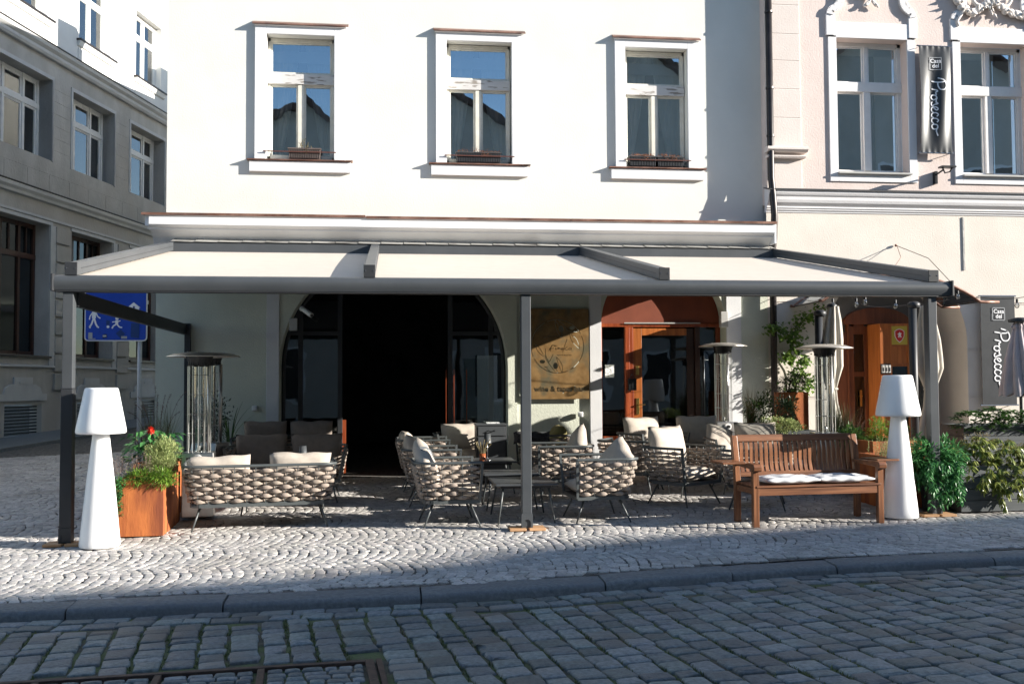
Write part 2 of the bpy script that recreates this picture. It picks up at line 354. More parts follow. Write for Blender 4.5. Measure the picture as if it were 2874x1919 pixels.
    def obj(s, name, mat, parent=None, smooth=False, bevel=0, world=True, merge=False, auto=None):
        me = bpy.data.meshes.new(name); off = Vector((0,0,0))
        if parent is not None and world:
            inv = parent_matrix(parent).inverted(); vs = [tuple(inv @ Vector(p)) for p in s.v]
        else: vs = s.v
        me.from_pydata(vs, [], s.f)
        if merge:
            bm = bmesh.new(); bm.from_mesh(me); bmesh.ops.remove_doubles(bm, verts=bm.verts, dist=1e-4)
            bmesh.ops.recalc_face_normals(bm, faces=bm.faces); bm.to_mesh(me); bm.free()
        me.update()
        if smooth: me.polygons.foreach_set('use_smooth', [True]*len(me.polygons))
        o = bpy.data.objects.new(name, me); COL.objects.link(o)
        for mm in (mat if isinstance(mat, (list, tuple)) else [mat]): me.materials.append(mm)
        if parent is not None: o.parent = parent
        if bevel:
            b = o.modifiers.new('bevel', 'BEVEL'); b.width = bevel; b.segments = 2; b.limit_method = 'ANGLE'; b.angle_limit = R(40)
        if auto is not None: shade_auto(me, auto)
        return o
def parent_matrix(o):
    m = Matrix.LocRotScale(o.location, o.rotation_euler, o.scale)
    return parent_matrix(o.parent) @ m if o.parent else m
def shade_auto(me, ang=35):
    me.polygons.foreach_set('use_smooth', [True]*len(me.polygons))
    bm = bmesh.new(); bm.from_mesh(me)
    for e in bm.edges:
        if len(e.link_faces) == 2 and e.calc_face_angle(0) > R(ang): e.smooth = False
    bm.to_mesh(me); bm.free()
def thing(name, label, cat, loc=(0,0,0), rz=0, group=None):
    o = bpy.data.objects.new(name, None); COL.objects.link(o); o.empty_display_size = .2
    o.location = loc; o.rotation_euler = (0, 0, rz); o['label'] = label; o['category'] = cat
    if group: o['group'] = group
    return o
def tag(o, label, cat, group=None):
    o['label'] = label; o['category'] = cat
    if group: o['group'] = group
    return o
def struct(o): o['kind'] = 'structure'; return o
def copy_tree(o, parent=None):
    c = o.copy(); COL.objects.link(c); c.parent = parent
    for ch in KIDS(o): copy_tree(ch, c)
    return c
def KIDS(o): return [q for q in COL.objects if q.parent is o]
def np_obj(name, verts, quads, mat, smooth=False, tris=None):
    me = bpy.data.meshes.new(name); nv = len(verts); nq = len(quads); nt = 0 if tris is None else len(tris)
    me.vertices.add(nv); me.vertices.foreach_set('co', np.asarray(verts, dtype=np.float32).ravel())
    loops = np.asarray(quads, dtype=np.int32).ravel(); ls = np.arange(nq, dtype=np.int32)*4; lt = np.full(nq, 4, np.int32)
    if nt:
        loops = np.concatenate([loops, np.asarray(tris, dtype=np.int32).ravel()])
        ls = np.concatenate([ls, nq*4 + np.arange(nt, dtype=np.int32)*3]); lt = np.concatenate([lt, np.full(nt, 3, np.int32)])
    me.loops.add(len(loops)); me.loops.foreach_set('vertex_index', loops)
    me.polygons.add(len(ls)); me.polygons.foreach_set('loop_start', ls); me.polygons.foreach_set('loop_total', lt)
    if smooth: me.polygons.foreach_set('use_smooth', np.ones(len(ls), dtype=bool))
    me.update(calc_edges=True); me.validate()
    o = bpy.data.objects.new(name, me); COL.objects.link(o); me.materials.append(mat); return o
def text_mesh(body, size, extrude=.002, offset=0.0, align='CENTER'):
    """returns vertices/faces of a text in the x-y plane"""
    cu = bpy.data.curves.new('lettering', 'FONT'); cu.body = body; cu.size = size; cu.extrude = extrude; cu.offset = offset
    cu.align_x = align; cu.resolution_u = 3
    o = bpy.data.objects.new('lettering', cu); COL.objects.link(o)
    dg = bpy.context.evaluated_depsgraph_get(); dg.update(); me = bpy.data.meshes.new_from_object(o.evaluated_get(dg))
    vs = [tuple(v.co) for v in me.vertices]; fs = [tuple(p.vertices) for p in me.polygons]
    bpy.data.objects.remove(o); bpy.data.curves.remove(cu); bpy.data.meshes.remove(me)
    return vs, fs
def smooth_path(pts, k=6):
    """Catmull-Rom through 2-D/3-D points"""
    P = [Vector(p) for p in pts]; out = []
    for i in range(len(P)-1):
        p0 = P[max(i-1, 0)]; p1 = P[i]; p2 = P[i+1]; p3 = P[min(i+2, len(P)-1)]
        for j in range(k):
            t = j/k
            out.append(.5*((2*p1)+(p2-p0)*t+(2*p0-5*p1+4*p2-p3)*t*t+(3*p1-p0-3*p2+p3)*t**3))
    out.append(P[-1]); return out
# ============================================================ GROUND
def sheet(name, x0, x1, y0, y1, zf, mat, nx=2, ny=2, ylo=None):
    b = MB()
    def fn(u, v):
        x = x0+(x1-x0)*u; lo = ylo(x) if ylo else y0; hi = y1(x) if callable(y1) else y1; y = lo+(hi-lo)*v
        return (x, y, zf(x, y))
    b.grid(fn, nx, ny); return struct(b.obj(name, mat))
sheet('ground', -250, 250, -250, 250, lambda x, y: -1.4, M['ground'])
def stones(name, cx, cy, hx, hy, ang, zf, mat, jit=.12, dome=.004, hj=.004, edge=.016, depth=.06, ring8=False):
    """rounded paving stones: centre, half sizes, angle arrays"""
    n = len(cx); cx = np.asarray(cx); cy = np.asarray(cy); hx = np.asarray(hx); hy = np.asarray(hy); ang = np.asarray(ang)
    if ring8:
        k = .86; base = np.array([(-1,-k),(-k,-1),(k,-1),(1,-k),(1,k),(k,1),(-k,1),(-1,k)], float)
    else: base = np.array([(-1,-1),(1,-1),(1,1),(-1,1)], float)
    m = len(base); lay = [(1.0, -depth), (1.0, -edge), (.965, -edge*.3), (.88, 0.0), (.40, dome)]
    cj = 1 + rng.uniform(-jit, jit, (n, m, 2))
    V = np.zeros((n, len(lay)*m, 3)); dz = rng.uniform(-hj, hj, n); tlx = rng.uniform(-.02, .02, n); tly = rng.uniform(-.02, .02, n)
    ca, sa = np.cos(ang), np.sin(ang)
    for li, (sc, z) in enumerate(lay):
        for i in range(m):
            lx = base[i,0]*cj[:,i,0]; ly = base[i,1]*cj[:,i,1]
            ex = hx*lx - np.sign(lx)*np.minimum(hx, hy)*(1-sc)*np.abs(lx); ey = hy*ly - np.sign(ly)*np.minimum(hx, hy)*(1-sc)*np.abs(ly)
            X = cx+ex*ca-ey*sa; Y = cy+ex*sa+ey*ca
            V[:, li*m+i, 0] = X; V[:, li*m+i, 1] = Y
            V[:, li*m+i, 2] = zf(X, Y) + z + dz + ex*tlx + ey*tly + (rng.uniform(-.0015, .0015, n) if li > 1 else 0)
    q = []
    for li in range(len(lay)-1):
        for i in range(m): q.append((li*m+i, li*m+(i+1) % m, (li+1)*m+(i+1) % m, (li+1)*m+i))
    b = (len(lay)-1)*m
    if m == 4: q.append((b, b+1, b+2, b+3))
    else: q += [(b, b+1, b+2, b+3), (b, b+3, b+4, b+7), (b+7, b+4, b+5, b+6)]
    q = np.array(q); nv = len(lay)*m
    Q = (q[None] + (np.arange(n)*nv)[:, None, None]).reshape(-1, 4)
    return np_obj(name, V.reshape(-1, 3), Q, mat, smooth=True)

# pavement bed and road bed
sheet('pavement_bed', -30, 40, 0, 60, lambda x, y: gz(x, y)-.0095, M['joint'], 60, 2, ylo=lambda x: kerb_y(x)+.30)
sheet('road_bed', -60, 80, -7.3, lambda x: kerb_y(x)-.02, lambda x, y: road_z(x)-.017, M['road_joint'], 70, 2)

# mosaic pavement: bays running along the street, each stone row a shallow arc
def pavement():
    CX=[];CY=[];HX=[];HY=[];AN=[]
    pitch_x = .088; bay = .86; nst = 10
    k0 = 0
    for k in range(-1, 21):
        yc = 8.02 + bay*(k+.5)
        R_ = bay*1.0
        xmin = -10.5 if yc > 15.3 else -12; xmax = (-2.9 if yc > 15.3 else 12.0)
        ni = int((xmax-xmin)/pitch_x); ph = rng.uniform(0, pitch_x)
        for i in range(ni):
            x0 = xmin + i*pitch_x + ph
            amax = math.asin(bay*.5/R_)
            for j in range(nst):
                a = -amax + (j+.5)*2*amax/nst
                x = x0 + R_*(math.cos(a)-1)*1.0 + .1; y = yc + R_*math.sin(a)
                wob = .018*math.sin(x*3.1+k)+.014*math.sin(y*7+x*1.3)+.010*math.sin(x*9.7+y*5)
                CX.append(x+wob+rng.uniform(-.008,.008)); CY.append(y+.01*math.sin(x*4+k)+rng.uniform(-.006,.006)); AN.append(a+rng.uniform(-.16,.16))
                HX.append(pitch_x/2*math.cos(a*.8)*rng.uniform(.86,1.06)); HY.append(bay*.5/nst*1.03*rng.uniform(.86,1.06))
    A = [np.array(v) for v in (CX,CY,HX,HY,AN)]
    ky = np.array([kerb_y(x) for x in A[0]])
    keep = (A[1] > ky+.33) & ((A[1] < 14.86) | (A[0] < -3.3)) & (A[1] < 19.3 + .3*(A[0]+7.1)) & ~((A[1]>11.5)&(A[0]>8.0))
    # not below the grey building
    u = np.array([.22,.9755]); nrm = np.array([u[1],-u[0]]); dd = (A[0]+8.5)*nrm[0] + (A[1]-23.2)*nrm[1]
    keep &= dd > .1
    A = [a[keep] for a in A]
    return struct(stones('pavement', *A, gz, M['mosaic'], jit=.17, dome=.0015, hj=.003, edge=.005, depth=.03))
pavement()

# kerb
def kerb():
    b = MB(); x = -9.6; q = random.Random(3)
    while x < 14:
        L = q.choice([.95, 1.25, 1.45, 1.1]); x1 = x+L-.012
        ya, yb = kerb_y(x), kerb_y(x1); w = .29; dj = q.uniform(-.006, .006); dy = q.uniform(-.008, .008)
        n = 8; prof = [(0, -.2), (0, -.035), (.012, -.012), (.035, 0), (w-.02, .002), (w, -.01), (w, -.2)]
        vs = []; fs = []; m = len(prof)
        for i in range(n+1):
            xx = x+(x1-x)*i/n; yy = ya+(yb-ya)*i/n+dy; e = .004 if i in (0, n) else 0
            for (py, pz) in prof:
                vs.append((xx, yy+py+q.uniform(-.002, .002)+e, gz(xx, 7.58+py)+pz+dj-e+q.uniform(-.002, .002)))
        for i in range(n):
            for j in range(m-1): fs.append((i*m+j, (i+1)*m+j, (i+1)*m+j+1, i*m+j+1))
        fs.append(tuple(range(m))); fs.append(tuple(n*m+j for j in range(m-1, -1, -1)))
        b.add(vs, fs); x = x1+.012
    return struct(b.obj('kerb', M['kerb'], auto=50))
kerb()

# hatch frame in the road
HX0 = Vector((-1.95, 5.94)); HX1 = Vector((-.14, 6.09))
hd = (HX1-HX0).normalized(); hn = Vector((-hd.y, hd.x))
def in_hatch(x, y, mrg=0.0):
    p = Vector((x, y))-HX1; s = p.dot(hd); t = p.dot(hn)
    return -3.2-mrg < s < .03+mrg and -1.3-mrg < t < .03+mrg
COLX = set()
def road():
    phi = R(-8.4); v = (math.sin(phi), math.cos(phi)); w = (math.cos(phi), -math.sin(phi))
    w = (v[1], -v[0])
    CX=[];CY=[];HX=[];HY=[];AN=[]; q = random.Random(5)
    xc = -60*.182
    for c in range(-60, 75):
        pw = q.uniform(.158, .206); xc += pw; cw0 = xc-pw/2
        s = -5.0 + q.uniform(0, .1); drift = 0.0
        while s < 10:
            L = q.choice([q.uniform(.11,.15), q.uniform(.15,.19), q.uniform(.18,.235)]); sc = s+L/2
            bend = .03*math.sin(sc*.9+cw0*.8)
            x = cw0*w[0] + sc*v[0] + bend; y = cw0*w[1] + sc*v[1] + 1.0
            if 3.0 < y < kerb_y(x)-.36 and -7.0 < x < 10.5 and not in_hatch(x, y, .08):
                CX.append(x+q.uniform(-.004,.004)); CY.append(y); HX.append(pw/2-.009+q.uniform(-.010,.004)); HY.append(L/2-.004); COLX.add(round(xc, 4))
                AN.append(math.atan2(w[1], w[0])+q.uniform(-.05,.05))
            s += L
    for row, off in ((0, .085), (1, .245)):
        x = -8.5
        while x < 11.5:
            L = q.uniform(.17, .27); xc = x+L/2; sl = math.atan2(kerb_y(xc+.2)-kerb_y(xc-.2), .4)
            CX.append(xc); CY.append(kerb_y(xc)-off); HX.append(L/2-.006); HY.append(.070); AN.append(sl+q.uniform(-.02,.02)); x += L
    r = stones('road', CX, CY, HX, HY, AN, lambda X, Y: gz(X, 7.58)-.064, M['sett'], jit=.12, dome=.003, hj=.006, edge=.012, depth=.05, ring8=True)
    return struct(r)
road()
# rusty hatch with small infill stones
ht = thing('road_hatch', 'rusty steel framed service hatch filled with small setts in the road', 'hatch', (HX1.x, HX1.y, road_z(HX1.x)), math.atan2(hd.y, hd.x))
b = MB()
for t0 in (0, -1.25): b.box(-3.1, .0, t0-.045, t0, -.03, .006)
b.box(.0, .05, -1.25, .0, -.03, .007); b.box(.065, .10, -1.27, .02, -.03, .003)
for s0 in (-.58, -1.15, -1.80, -2.45): b.box(s0-.04, s0, -1.205, -.045, -.03, .003)
b.obj('steel_frame', M['rust'], ht, world=False, bevel=.004)
q = random.Random(9); cx=[];cy=[];hx=[];hy=[];an=[]
for s0, s1 in ((-3.1,-2.49),(-2.45,-1.84),(-1.80,-1.19),(-1.15,-.62),(-.58,-.0)):
    y = -.055
    while y > -1.19:
        hgt = q.uniform(.075,.095); x = s0+.012
        while x < s1-.07:
            L = min(q.uniform(.08,.15), s1-.012-x)
            cx.append(x+L/2); cy.append(y-hgt/2); hx.append(L/2-.006); hy.append(hgt/2-.006); an.append(q.uniform(-.03,.03)); x += L
        y -= hgt
st = stones('infill_setts', cx, cy, hx, hy, an, lambda X, Y: 0*X-.006, M['sett'], jit=.08, dome=.006, hj=.004, edge=.012, depth=.03, ring8=True)
st.parent = ht

# weeds in the joints
def weeds():
    n = 3600; V = []; T = []; CL = sorted(COLX)
    phi = R(-8.4); v = np.array((math.sin(phi), math.cos(phi))); w = np.array((v[1], -v[0]))
    patch = rng.uniform(0, 1, 4000); cnt = 0
    while cnt < n:
        xx = CL[rng.integers(0, len(CL))]; s = rng.uniform(-2.5, 8); c = xx/.182
        dens = math.sin(c*1.7+s*1.3)*math.sin(s*.7+c*.37)
        if rng.uniform(0, 1) > .30+.75*dens: continue
        x = xx*w[0]+s*v[0]+.03*math.sin(s*.9+xx*.8)+rng.normal(0, .006); y = xx*w[1]+s*v[1]+1.0
        if not (4.6 < y < kerb_y(x)-.3 and -5 < x < 8) or in_hatch(x, y): continue
        z = road_z(x)-.02
        for k in range(3):
            a = rng.uniform(0, 6.28); h = rng.uniform(.012, .030); l = rng.uniform(.008, .024)
            p = np.array((x+rng.normal(0, .006), y+rng.normal(0, .012), z)); d = np.array((math.cos(a), math.sin(a), 0)); e = np.array((-d[1], d[0], 0))*.006
            i = len(V); V += [p-e, p+e, p+d*l+np.array((0,0,h))]; T.append((i, i+1, i+2))
        cnt += 1
    o = np_obj('joint_weeds', np.array(V), np.zeros((0,4), int), M['grass'], tris=np.array(T)); o['kind'] = 'stuff'
    o['label'] = 'tufts of grass growing in the joints of the road setts'; o['category'] = 'grass'
weeds()

# side street pavement strip in front of the grey building
b = MB()
U = Vector((.22,.9755,0)); NV = Vector((.9755,-.22,0)); A0 = Vector((-8.5,23.2,0))
def GL(t, n, z): p = A0+U*t+NV*n; return (p.x, p.y, z)
def gzp(t, n): p = A0+U*t+NV*n; return gz(p.x, p.y)
vs = []; nseg = 12
for i in range(nseg+1):
    t = -12+26*i/nseg
    for n, dz in ((0, .07), (1.55, .06), (1.56, -.06)): vs.append(GL(t, n, gzp(t, n)+dz))
b.add(vs, [(i*3+j, (i+1)*3+j, (i+1)*3+j+1, i*3+j+1) for i in range(nseg) for j in range(2)])
struct(b.obj('side_pavement', M['kerb']))
# ============================================================ BUILDINGS
def wall(b, x0, x1, z0, z1, y, ops, depth=.3, reveal=None):
    """front face at y with openings (xa,xb,za,zb,arch) and their reveals into +y"""
    xs = sorted(set([x0, x1]+[v for o in ops for v in o[:2]])); zs = sorted(set([z0, z1]+[v for o in ops for v in o[2:4]]))
    for i in range(len(xs)-1):
        for j in range(len(zs)-1):
            cx = (xs[i]+xs[i+1])/2; cz = (zs[j]+zs[j+1])/2
            if any(o[0] < cx < o[1] and o[2] < cz < o[3] for o in ops): continue
            b.add([(xs[i], y, zs[j]), (xs[i+1], y, zs[j]), (xs[i+1], y, zs[j+1]), (xs[i], y, zs[j+1])], [(0,1,2,3)])
    rb = reveal if reveal is not None else b
    for o in ops:
        xa, xb, za, zb = o[:4]; arch = len(o) > 4 and o[4]; d = depth if len(o) < 6 else o[5]
        if not arch: pts = [(xa, za), (xa, zb), (xb, zb), (xb, za)]
        else:
            r = (xb-xa)/2; cx = (xa+xb)/2; zsn = zb-r; n = 24; pts = [(xa, za)]
            arc = [(cx-r*math.cos(PI*k/n), zsn+r*math.sin(PI*k/n)) for k in range(n+1)]
            pts += arc + [(xb, za)]
            for k in range(n):
                p, q_ = arc[k], arc[k+1]
                b.add([(p[0], y, p[1]), (q_[0], y, q_[1]), (q_[0], y, zb), (p[0], y, zb)], [(0,1,2,3)])
        for k in range(len(pts)-1):
            p, q_ = pts[k], pts[k+1]
            rb.add([(p[0], y, p[1]), (p[0], y+d, p[1]), (q_[0], y+d, q_[1]), (q_[0], y, q_[1])], [(0,1,2,3)])
        p, q_ = pts[0], pts[-1]; rb.add([(p[0], y, p[1]), (q_[0], y, q_[1]), (q_[0], y+d, q_[1]), (p[0], y+d, p[1])], [(0,1,2,3)])
def profile_x(b, prof, x0, x1):
    """extrude (y,z) profile along x, closed ends"""
    return b.prism(prof, x0, x1, axis='X')

# ---------------- white building
WB = thing('white_building', 'white rendered building with three upstairs windows and two arches behind the awning', 'building', (-3.3, 14.8, 0))
b = MB(); wall(b, -3.22, 5.84, 4.02, 11.1, 14.95, [(-1.795,-.81,4.865,6.745,0,.27),(.875,1.875,4.865,6.75,0,.27),(3.64,4.64,4.865,6.75,0,.27)])
b.add([(-3.22,14.95,4.0),(-3.22,14.95,11.1),(-3.22,32,11.1),(-3.22,32,4.0)], [(0,1,2,3)])
b.obj('upper_wall', M['wall_white'], WB)
b = MB(); b.add([(-3.32,14.8,-.3),(-3.32,14.8,4.0),(-3.32,32,4.0),(-3.32,32,-.3)], [(0,1,2,3)])
wall(b, -3.32, -1.76, -.3, 3.4, 14.8, [])
wall(b, -1.58, 1.915, -.3, 3.5, 14.8, [(-1.578,1.776,-.3,3.478,1,.5)])
wall(b, 1.915, 3.02, -.3, 3.5, 14.83, [])
wall(b, 3.20, 5.165, -.3, 3.5, 14.8, [(3.202,5.162,-.3,3.41,1,.31)])
wall(b, 5.40, 5.84, -.3, 3.5, 14.8, [])
b.add([(1.915,14.8,-.3),(1.915,14.83,-.3),(1.915,14.83,3.5),(1.915,14.8,3.5)], [(0,1,2,3)])
b.obj('ground_floor_wall', M['wall_cream'], WB)
b = MB(); b.box(-1.76,-1.58,14.775,14.9,-.3,3.3); b.box(3.02,3.20,14.775,14.9,-.3,3.3); b.box(5.165,5.40,14.775,14.9,-.3,3.3)
b.each('pilaster', M['pilaster'], WB, bevel=.004)
b = MB()
prof = [(14.98,3.25),(14.79,3.25),(14.785,3.36),(14.765,3.47),(14.72,3.57),(14.65,3.65),(14.57,3.705),(14.50,3.735),(14.48,3.74),(14.48,3.765),(14.44,3.775),(14.42,3.79),(14.41,3.80),(14.41,3.93),(14.98,4.0)]
profile_x(b, prof, -3.34, 5.82)
# return of the cornice at the left corner
b.box(-3.40,-3.34,14.44,30,3.78,3.935); b.box(-3.37,-3.34,14.48,30,3.74,3.78); b.box(5.82,5.85,14.43,14.9,3.64,3.93)
b.obj('cornice', M['trim_white'], WB)
b = MB()
xs = [-3.44, -.32, 2.68, 5.86]
for i in range(3):
    a, c = xs[i], xs[i+1]-.012; k = .006*(i % 2)
    b.add([(a,14.385,3.925-k),(c,14.385,3.93-k),(c,14.385,3.965-k),(a,14.385,3.96-k),(a,14.965,4.03),(c,14.965,4.035),(a,14.965,3.99),(c,14.965,3.995)],
          [(0,1,2,3),(3,2,5,4),(0,3,4,6),(1,7,5,2),(0,6,7,1)])
b.obj('flashing', M['copper'], WB)
b = MB(); b.box(-3.22,5.84,15.3,32,11.05,11.2); b.box(-3.5,6.0,14.7,15.3,10.95,11.2); b.obj('roof', M['opp_roof'], WB)
b = MB(); b.box(5.0,6.4,14.96,15.02,3.3,4.7); b.obj('corner_wall', M['wall_white'], WB)
b = MB(); b.box(-4.0+.8,-3.2+.8,23.6,24.5,11.1,12.1); b.box(-3.1,-2.4,29,30,11.1,12.3); b.each('chimney', M['grey_pale'], WB)
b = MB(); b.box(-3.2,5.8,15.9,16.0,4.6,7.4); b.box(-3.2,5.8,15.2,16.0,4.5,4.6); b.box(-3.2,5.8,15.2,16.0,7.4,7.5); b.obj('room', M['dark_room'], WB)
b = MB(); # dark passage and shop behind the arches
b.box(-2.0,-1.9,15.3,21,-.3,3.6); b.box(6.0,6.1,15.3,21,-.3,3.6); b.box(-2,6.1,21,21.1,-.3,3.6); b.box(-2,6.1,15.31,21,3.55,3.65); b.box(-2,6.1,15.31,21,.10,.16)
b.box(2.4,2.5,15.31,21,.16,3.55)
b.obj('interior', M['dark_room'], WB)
# shop front in the large arch
def arc_pts(cx, zs, r, n=28): return [(cx-r*math.cos(PI*k/n), zs+r*math.sin(PI*k/n)) for k in range(n+1)]
b = MB(); cx0 = .099; r0 = 1.677; zs0 = 3.478-r0; ys = 15.12
b.tube([(cx0-r0+.03,ys,.1)]+[(p[0],ys,p[1]) for p in arc_pts(cx0, zs0, r0-.03)]+[(cx0+r0-.03,ys,.1)], .035, 6)
for x in (-1.30,-.72,.93,1.55): 
    zt = zs0+math.sqrt(max(0,(r0-.04)**2-(x-cx0)**2)); b.box(x-.035,x+.035,ys-.03,ys+.03,.1,min(zt,3.45))
for z in (2.30,): b.box(-1.5,-.72,ys-.028,ys+.028,z-.03,z+.03); b.box(.93,1.7,ys-.028,ys+.028,z-.03,z+.03)
b.box(-1.55,-.72,ys-.028,ys+.028,.1,.2); b.box(.93,1.75,ys-.028,ys+.028,.1,.2)
b.obj('shopfront_frame', M['anthracite_dark'], WB, bevel=.003)
b = MB(); b.box(-1.55,-.72,ys-.004,ys+.004,.2,2.28); b.box(.95,1.74,ys-.004,ys+.004,.62,2.28)
for (xa, xb) in ((-1.36,-.75),(.96,1.60)): b.box(xa,xb,ys-.004,ys+.004,2.33,2.78)
b.each('shop_glass', M['shopglass'], WB)
b = MB(); b.box(.75,1.74,14.93,15.02,.1,.66); b.obj('low_brick_panel', M['brick'], WB)
b = MB(); 
for x in (.86,.98,1.17): b.box(x,x+.009,15.06,15.07,.62,1.75)
b.box(-.70,-.64,15.28,15.36,.2,1.0)
b.each('copper_edge', M['door_wood'], WB)
# door arch (second arch)
cx1 = 4.182; r1 = .98; zs1 = 3.41-r1; yd = 15.08
b = MB(); pl = [(cx1-r1, 2.45)]+[(p[0], p[1]) for p in arc_pts(cx1, zs1, r1-.002) if p[1] > 2.452]+[(cx1+r1, 2.45)]
b.prism(pl, yd, yd+.03); b.obj('transom_panel', M['transom'], WB)
b = MB(); b.box(3.205,5.16,yd-.03,yd+.05,2.40,2.452); b.box(3.205,3.27,yd-.02,yd+.05,.15,2.40)
b.box(3.63,3.70,yd-.05,yd+.06,.15,2.40); b.box(3.70,3.76,yd-.03,yd+.06,.15,2.40); b.box(3.2,3.64,yd-.02,yd+.05,.15,.72); b.box(5.09,5.16,yd-.02,yd+.05,.15,2.4); b.box(4.82,5.1,yd-.02,yd+.05,.15,.25)
b.obj('door_frame', M['door_wood'], WB, bevel=.006)
b = MB(); b.box(4.74,4.82,yd-.05,yd+.06,.15,2.40); b.box(4.62,4.735,yd-.01,yd+.035,.17,2.38); b.each('shade_toned_stile', M['dark_wood'], WB, bevel=.004)  # darker wood paints in the arch's shade on these stiles
b = MB(); b.box(3.62,4.83,yd-.055,yd-.03,2.452,2.47); b.obj('drip_rail', M['greyplastic'], WB)
DR = MB(); DR.box(3.765,3.90,yd-.01,yd+.035,.17,2.38); DR.box(3.90,4.62,yd-.01,yd+.035,2.27,2.38); DR.box(3.90,4.62,yd-.01,yd+.035,.17,.86)
door = DR.obj('door', M['door_wood2'], WB, bevel=.005)
b = MB(); b.box(3.90,4.62,yd+.01,yd+.018,.86,2.27); b.obj('pane', M['shopglass'], door)
b = MB(); b.box(3.80,3.85,yd-.025,yd-.01,1.05,1.30); b.tube([(3.825,yd-.02,1.2),(3.825,yd-.07,1.2),(3.93,yd-.07,1.2)], .009, 6); b.box(3.80,3.85,yd-.025,yd-.01,1.66,1.80); b.obj('handle', M['brass'], door, bevel=.003)
b = MB(); b.box(3.27,3.63,yd+.01,yd+.018,.72,2.40); b.box(4.82,5.09,yd+.01,yd+.018,.25,2.40); b.each('side_pane', M['shopglass'], WB)
b = MB(); b.box(3.32,3.46,yd-.002,yd+.006,1.62,1.82); tag(b.obj('paper_notice', M['paper']), 'white paper notice taped inside the narrow pane left of the wooden door', 'notice')
b = MB(); b.box(3.66,3.78,yd-.14,yd-.05,1.42,1.60); b.tube([(3.68,yd-.1,1.6),(3.72,yd-.1,1.68),(3.76,yd-.1,1.6)],.006,5); tag(b.obj('key_box', M['blackmetal'], bevel=.01), 'small black box hanging on the wooden door post', 'box')

# upper windows
def white_window(cx):
    w = WB
    b = MB(); b.box(cx-.66,cx-.495,14.905,14.96,4.86,6.865); b.box(cx+.50,cx+.66,14.905,14.96,4.86,6.865); b.box(cx-.495,cx+.50,14.905,14.96,6.745,6.865)
    W = b.obj('window', M['trim_white'], w, bevel=.004)
    b = MB(); b.add([(cx-.695,14.862,6.87),(cx+.71,14.862,6.87),(cx+.71,14.96,6.93),(cx-.695,14.96,6.93),(cx-.695,14.862,6.888),(cx+.71,14.862,6.888),(cx+.71,14.96,6.948),(cx-.695,14.96,6.948)],
                    [(0,3,2,1),(4,5,6,7),(0,1,5,4),(1,2,6,5),(3,0,4,7)]); b.obj('crown_flashing', M['copper'], W)
    b = MB(); b.prism([(14.905,6.86),(14.88,6.868),(14.96,6.90),(14.96,6.86)], cx-.67, cx+.685, 'X'); b.obj('crown', M['trim_white'], W)
    b = MB(); b.add([(cx-.765,14.865,4.862),(cx+.775,14.865,4.862),(cx+.775,15.1,4.885),(cx-.765,15.1,4.885),(cx-.765,14.865,4.845),(cx+.775,14.865,4.845),(cx+.775,15.1,4.84),(cx-.765,15.1,4.84)],
                    [(0,1,2,3),(4,7,6,5),(0,4,5,1),(1,5,6,2),(3,7,4,0)]); b.obj('sill', M['copper'], W)
    b = MB(); b.box(cx-.735,cx+.745,14.895,14.96,4.68,4.838); b.obj('apron', M['trim_white'], W, bevel=.006)
    y = 15.09; x0, x1 = cx-.485, cx+.49; F = MB()
    F.box(x0,x0+.035,y,y+.09,4.90,6.74); F.box(x1-.035,x1,y,y+.09,4.90,6.74); F.box(x0,x1,y,y+.09,6.69,6.74); F.box(x0,x1,y,y+.09,4.90,4.945)
    F.box(cx-.045,cx+.045,y-.02,y+.08,4.945,6.03)
    def sash(a, c, d, e):
        t = .032; F.box(a,a+t,y+.012,y+.07,d,e); F.box(c-t,c,y+.012,y+.07,d,e); F.box(a+t,c-t,y+.012,y+.07,d,d+t); F.box(a+t,c-t,y+.012,y+.07,e-t,e)
    sash(x0+.03,x1-.03,6.20,6.695); sash(x0+.03,cx-.04,4.94,6.04); sash(cx+.04,x1-.03,4.94,6.04)
    fr = F.obj('frame', M['winframe'], W, bevel=.003)
    b = MB(); b.box(x0,x1,y-.03,y+.08,6.04,6.195); b.obj('transom_bar', M['winframe_old'], W, bevel=.004)
    G_ = MB()
    for a, c, d, e in ((x0+.06,x1-.06,6.23,6.665),(x0+.06,cx-.07,4.97,6.01),(cx+.07,x1-.06,4.97,6.01)):
        ty = rnd.uniform(-.006,.006); G_.add([(a,y+.04,d),(c,y+.04+ty,d),(c,y+.04+ty,e),(a,y+.04,e)], [(0,1,2,3)])
    G_.obj('pane', M['winglass'], W)
    b = MB()
    for sgn in (-1, 1):
        def fn(u, v, sgn=sgn):
            top = .46; bot = .16 + .12*u
            xx = sgn*(.49 - (.49-.04)*u*(1 - .62*(1-v)**1.3 if v < 1 else 1))
            return (cx+xx, 15.32+.022*math.sin(u*26+v*2), 4.9+1.85*v)
        b.grid(fn, 30, 8)
    b.obj('curtain', M['curtain'], W, smooth=True)
    b = MB(); b.box(cx-.5,cx+.5,15.26,15.27,6.42,6.60); b.obj('valance', M['blind'], W)
    return W
for cx in (-1.305, 1.37, 4.14): white_window(cx)
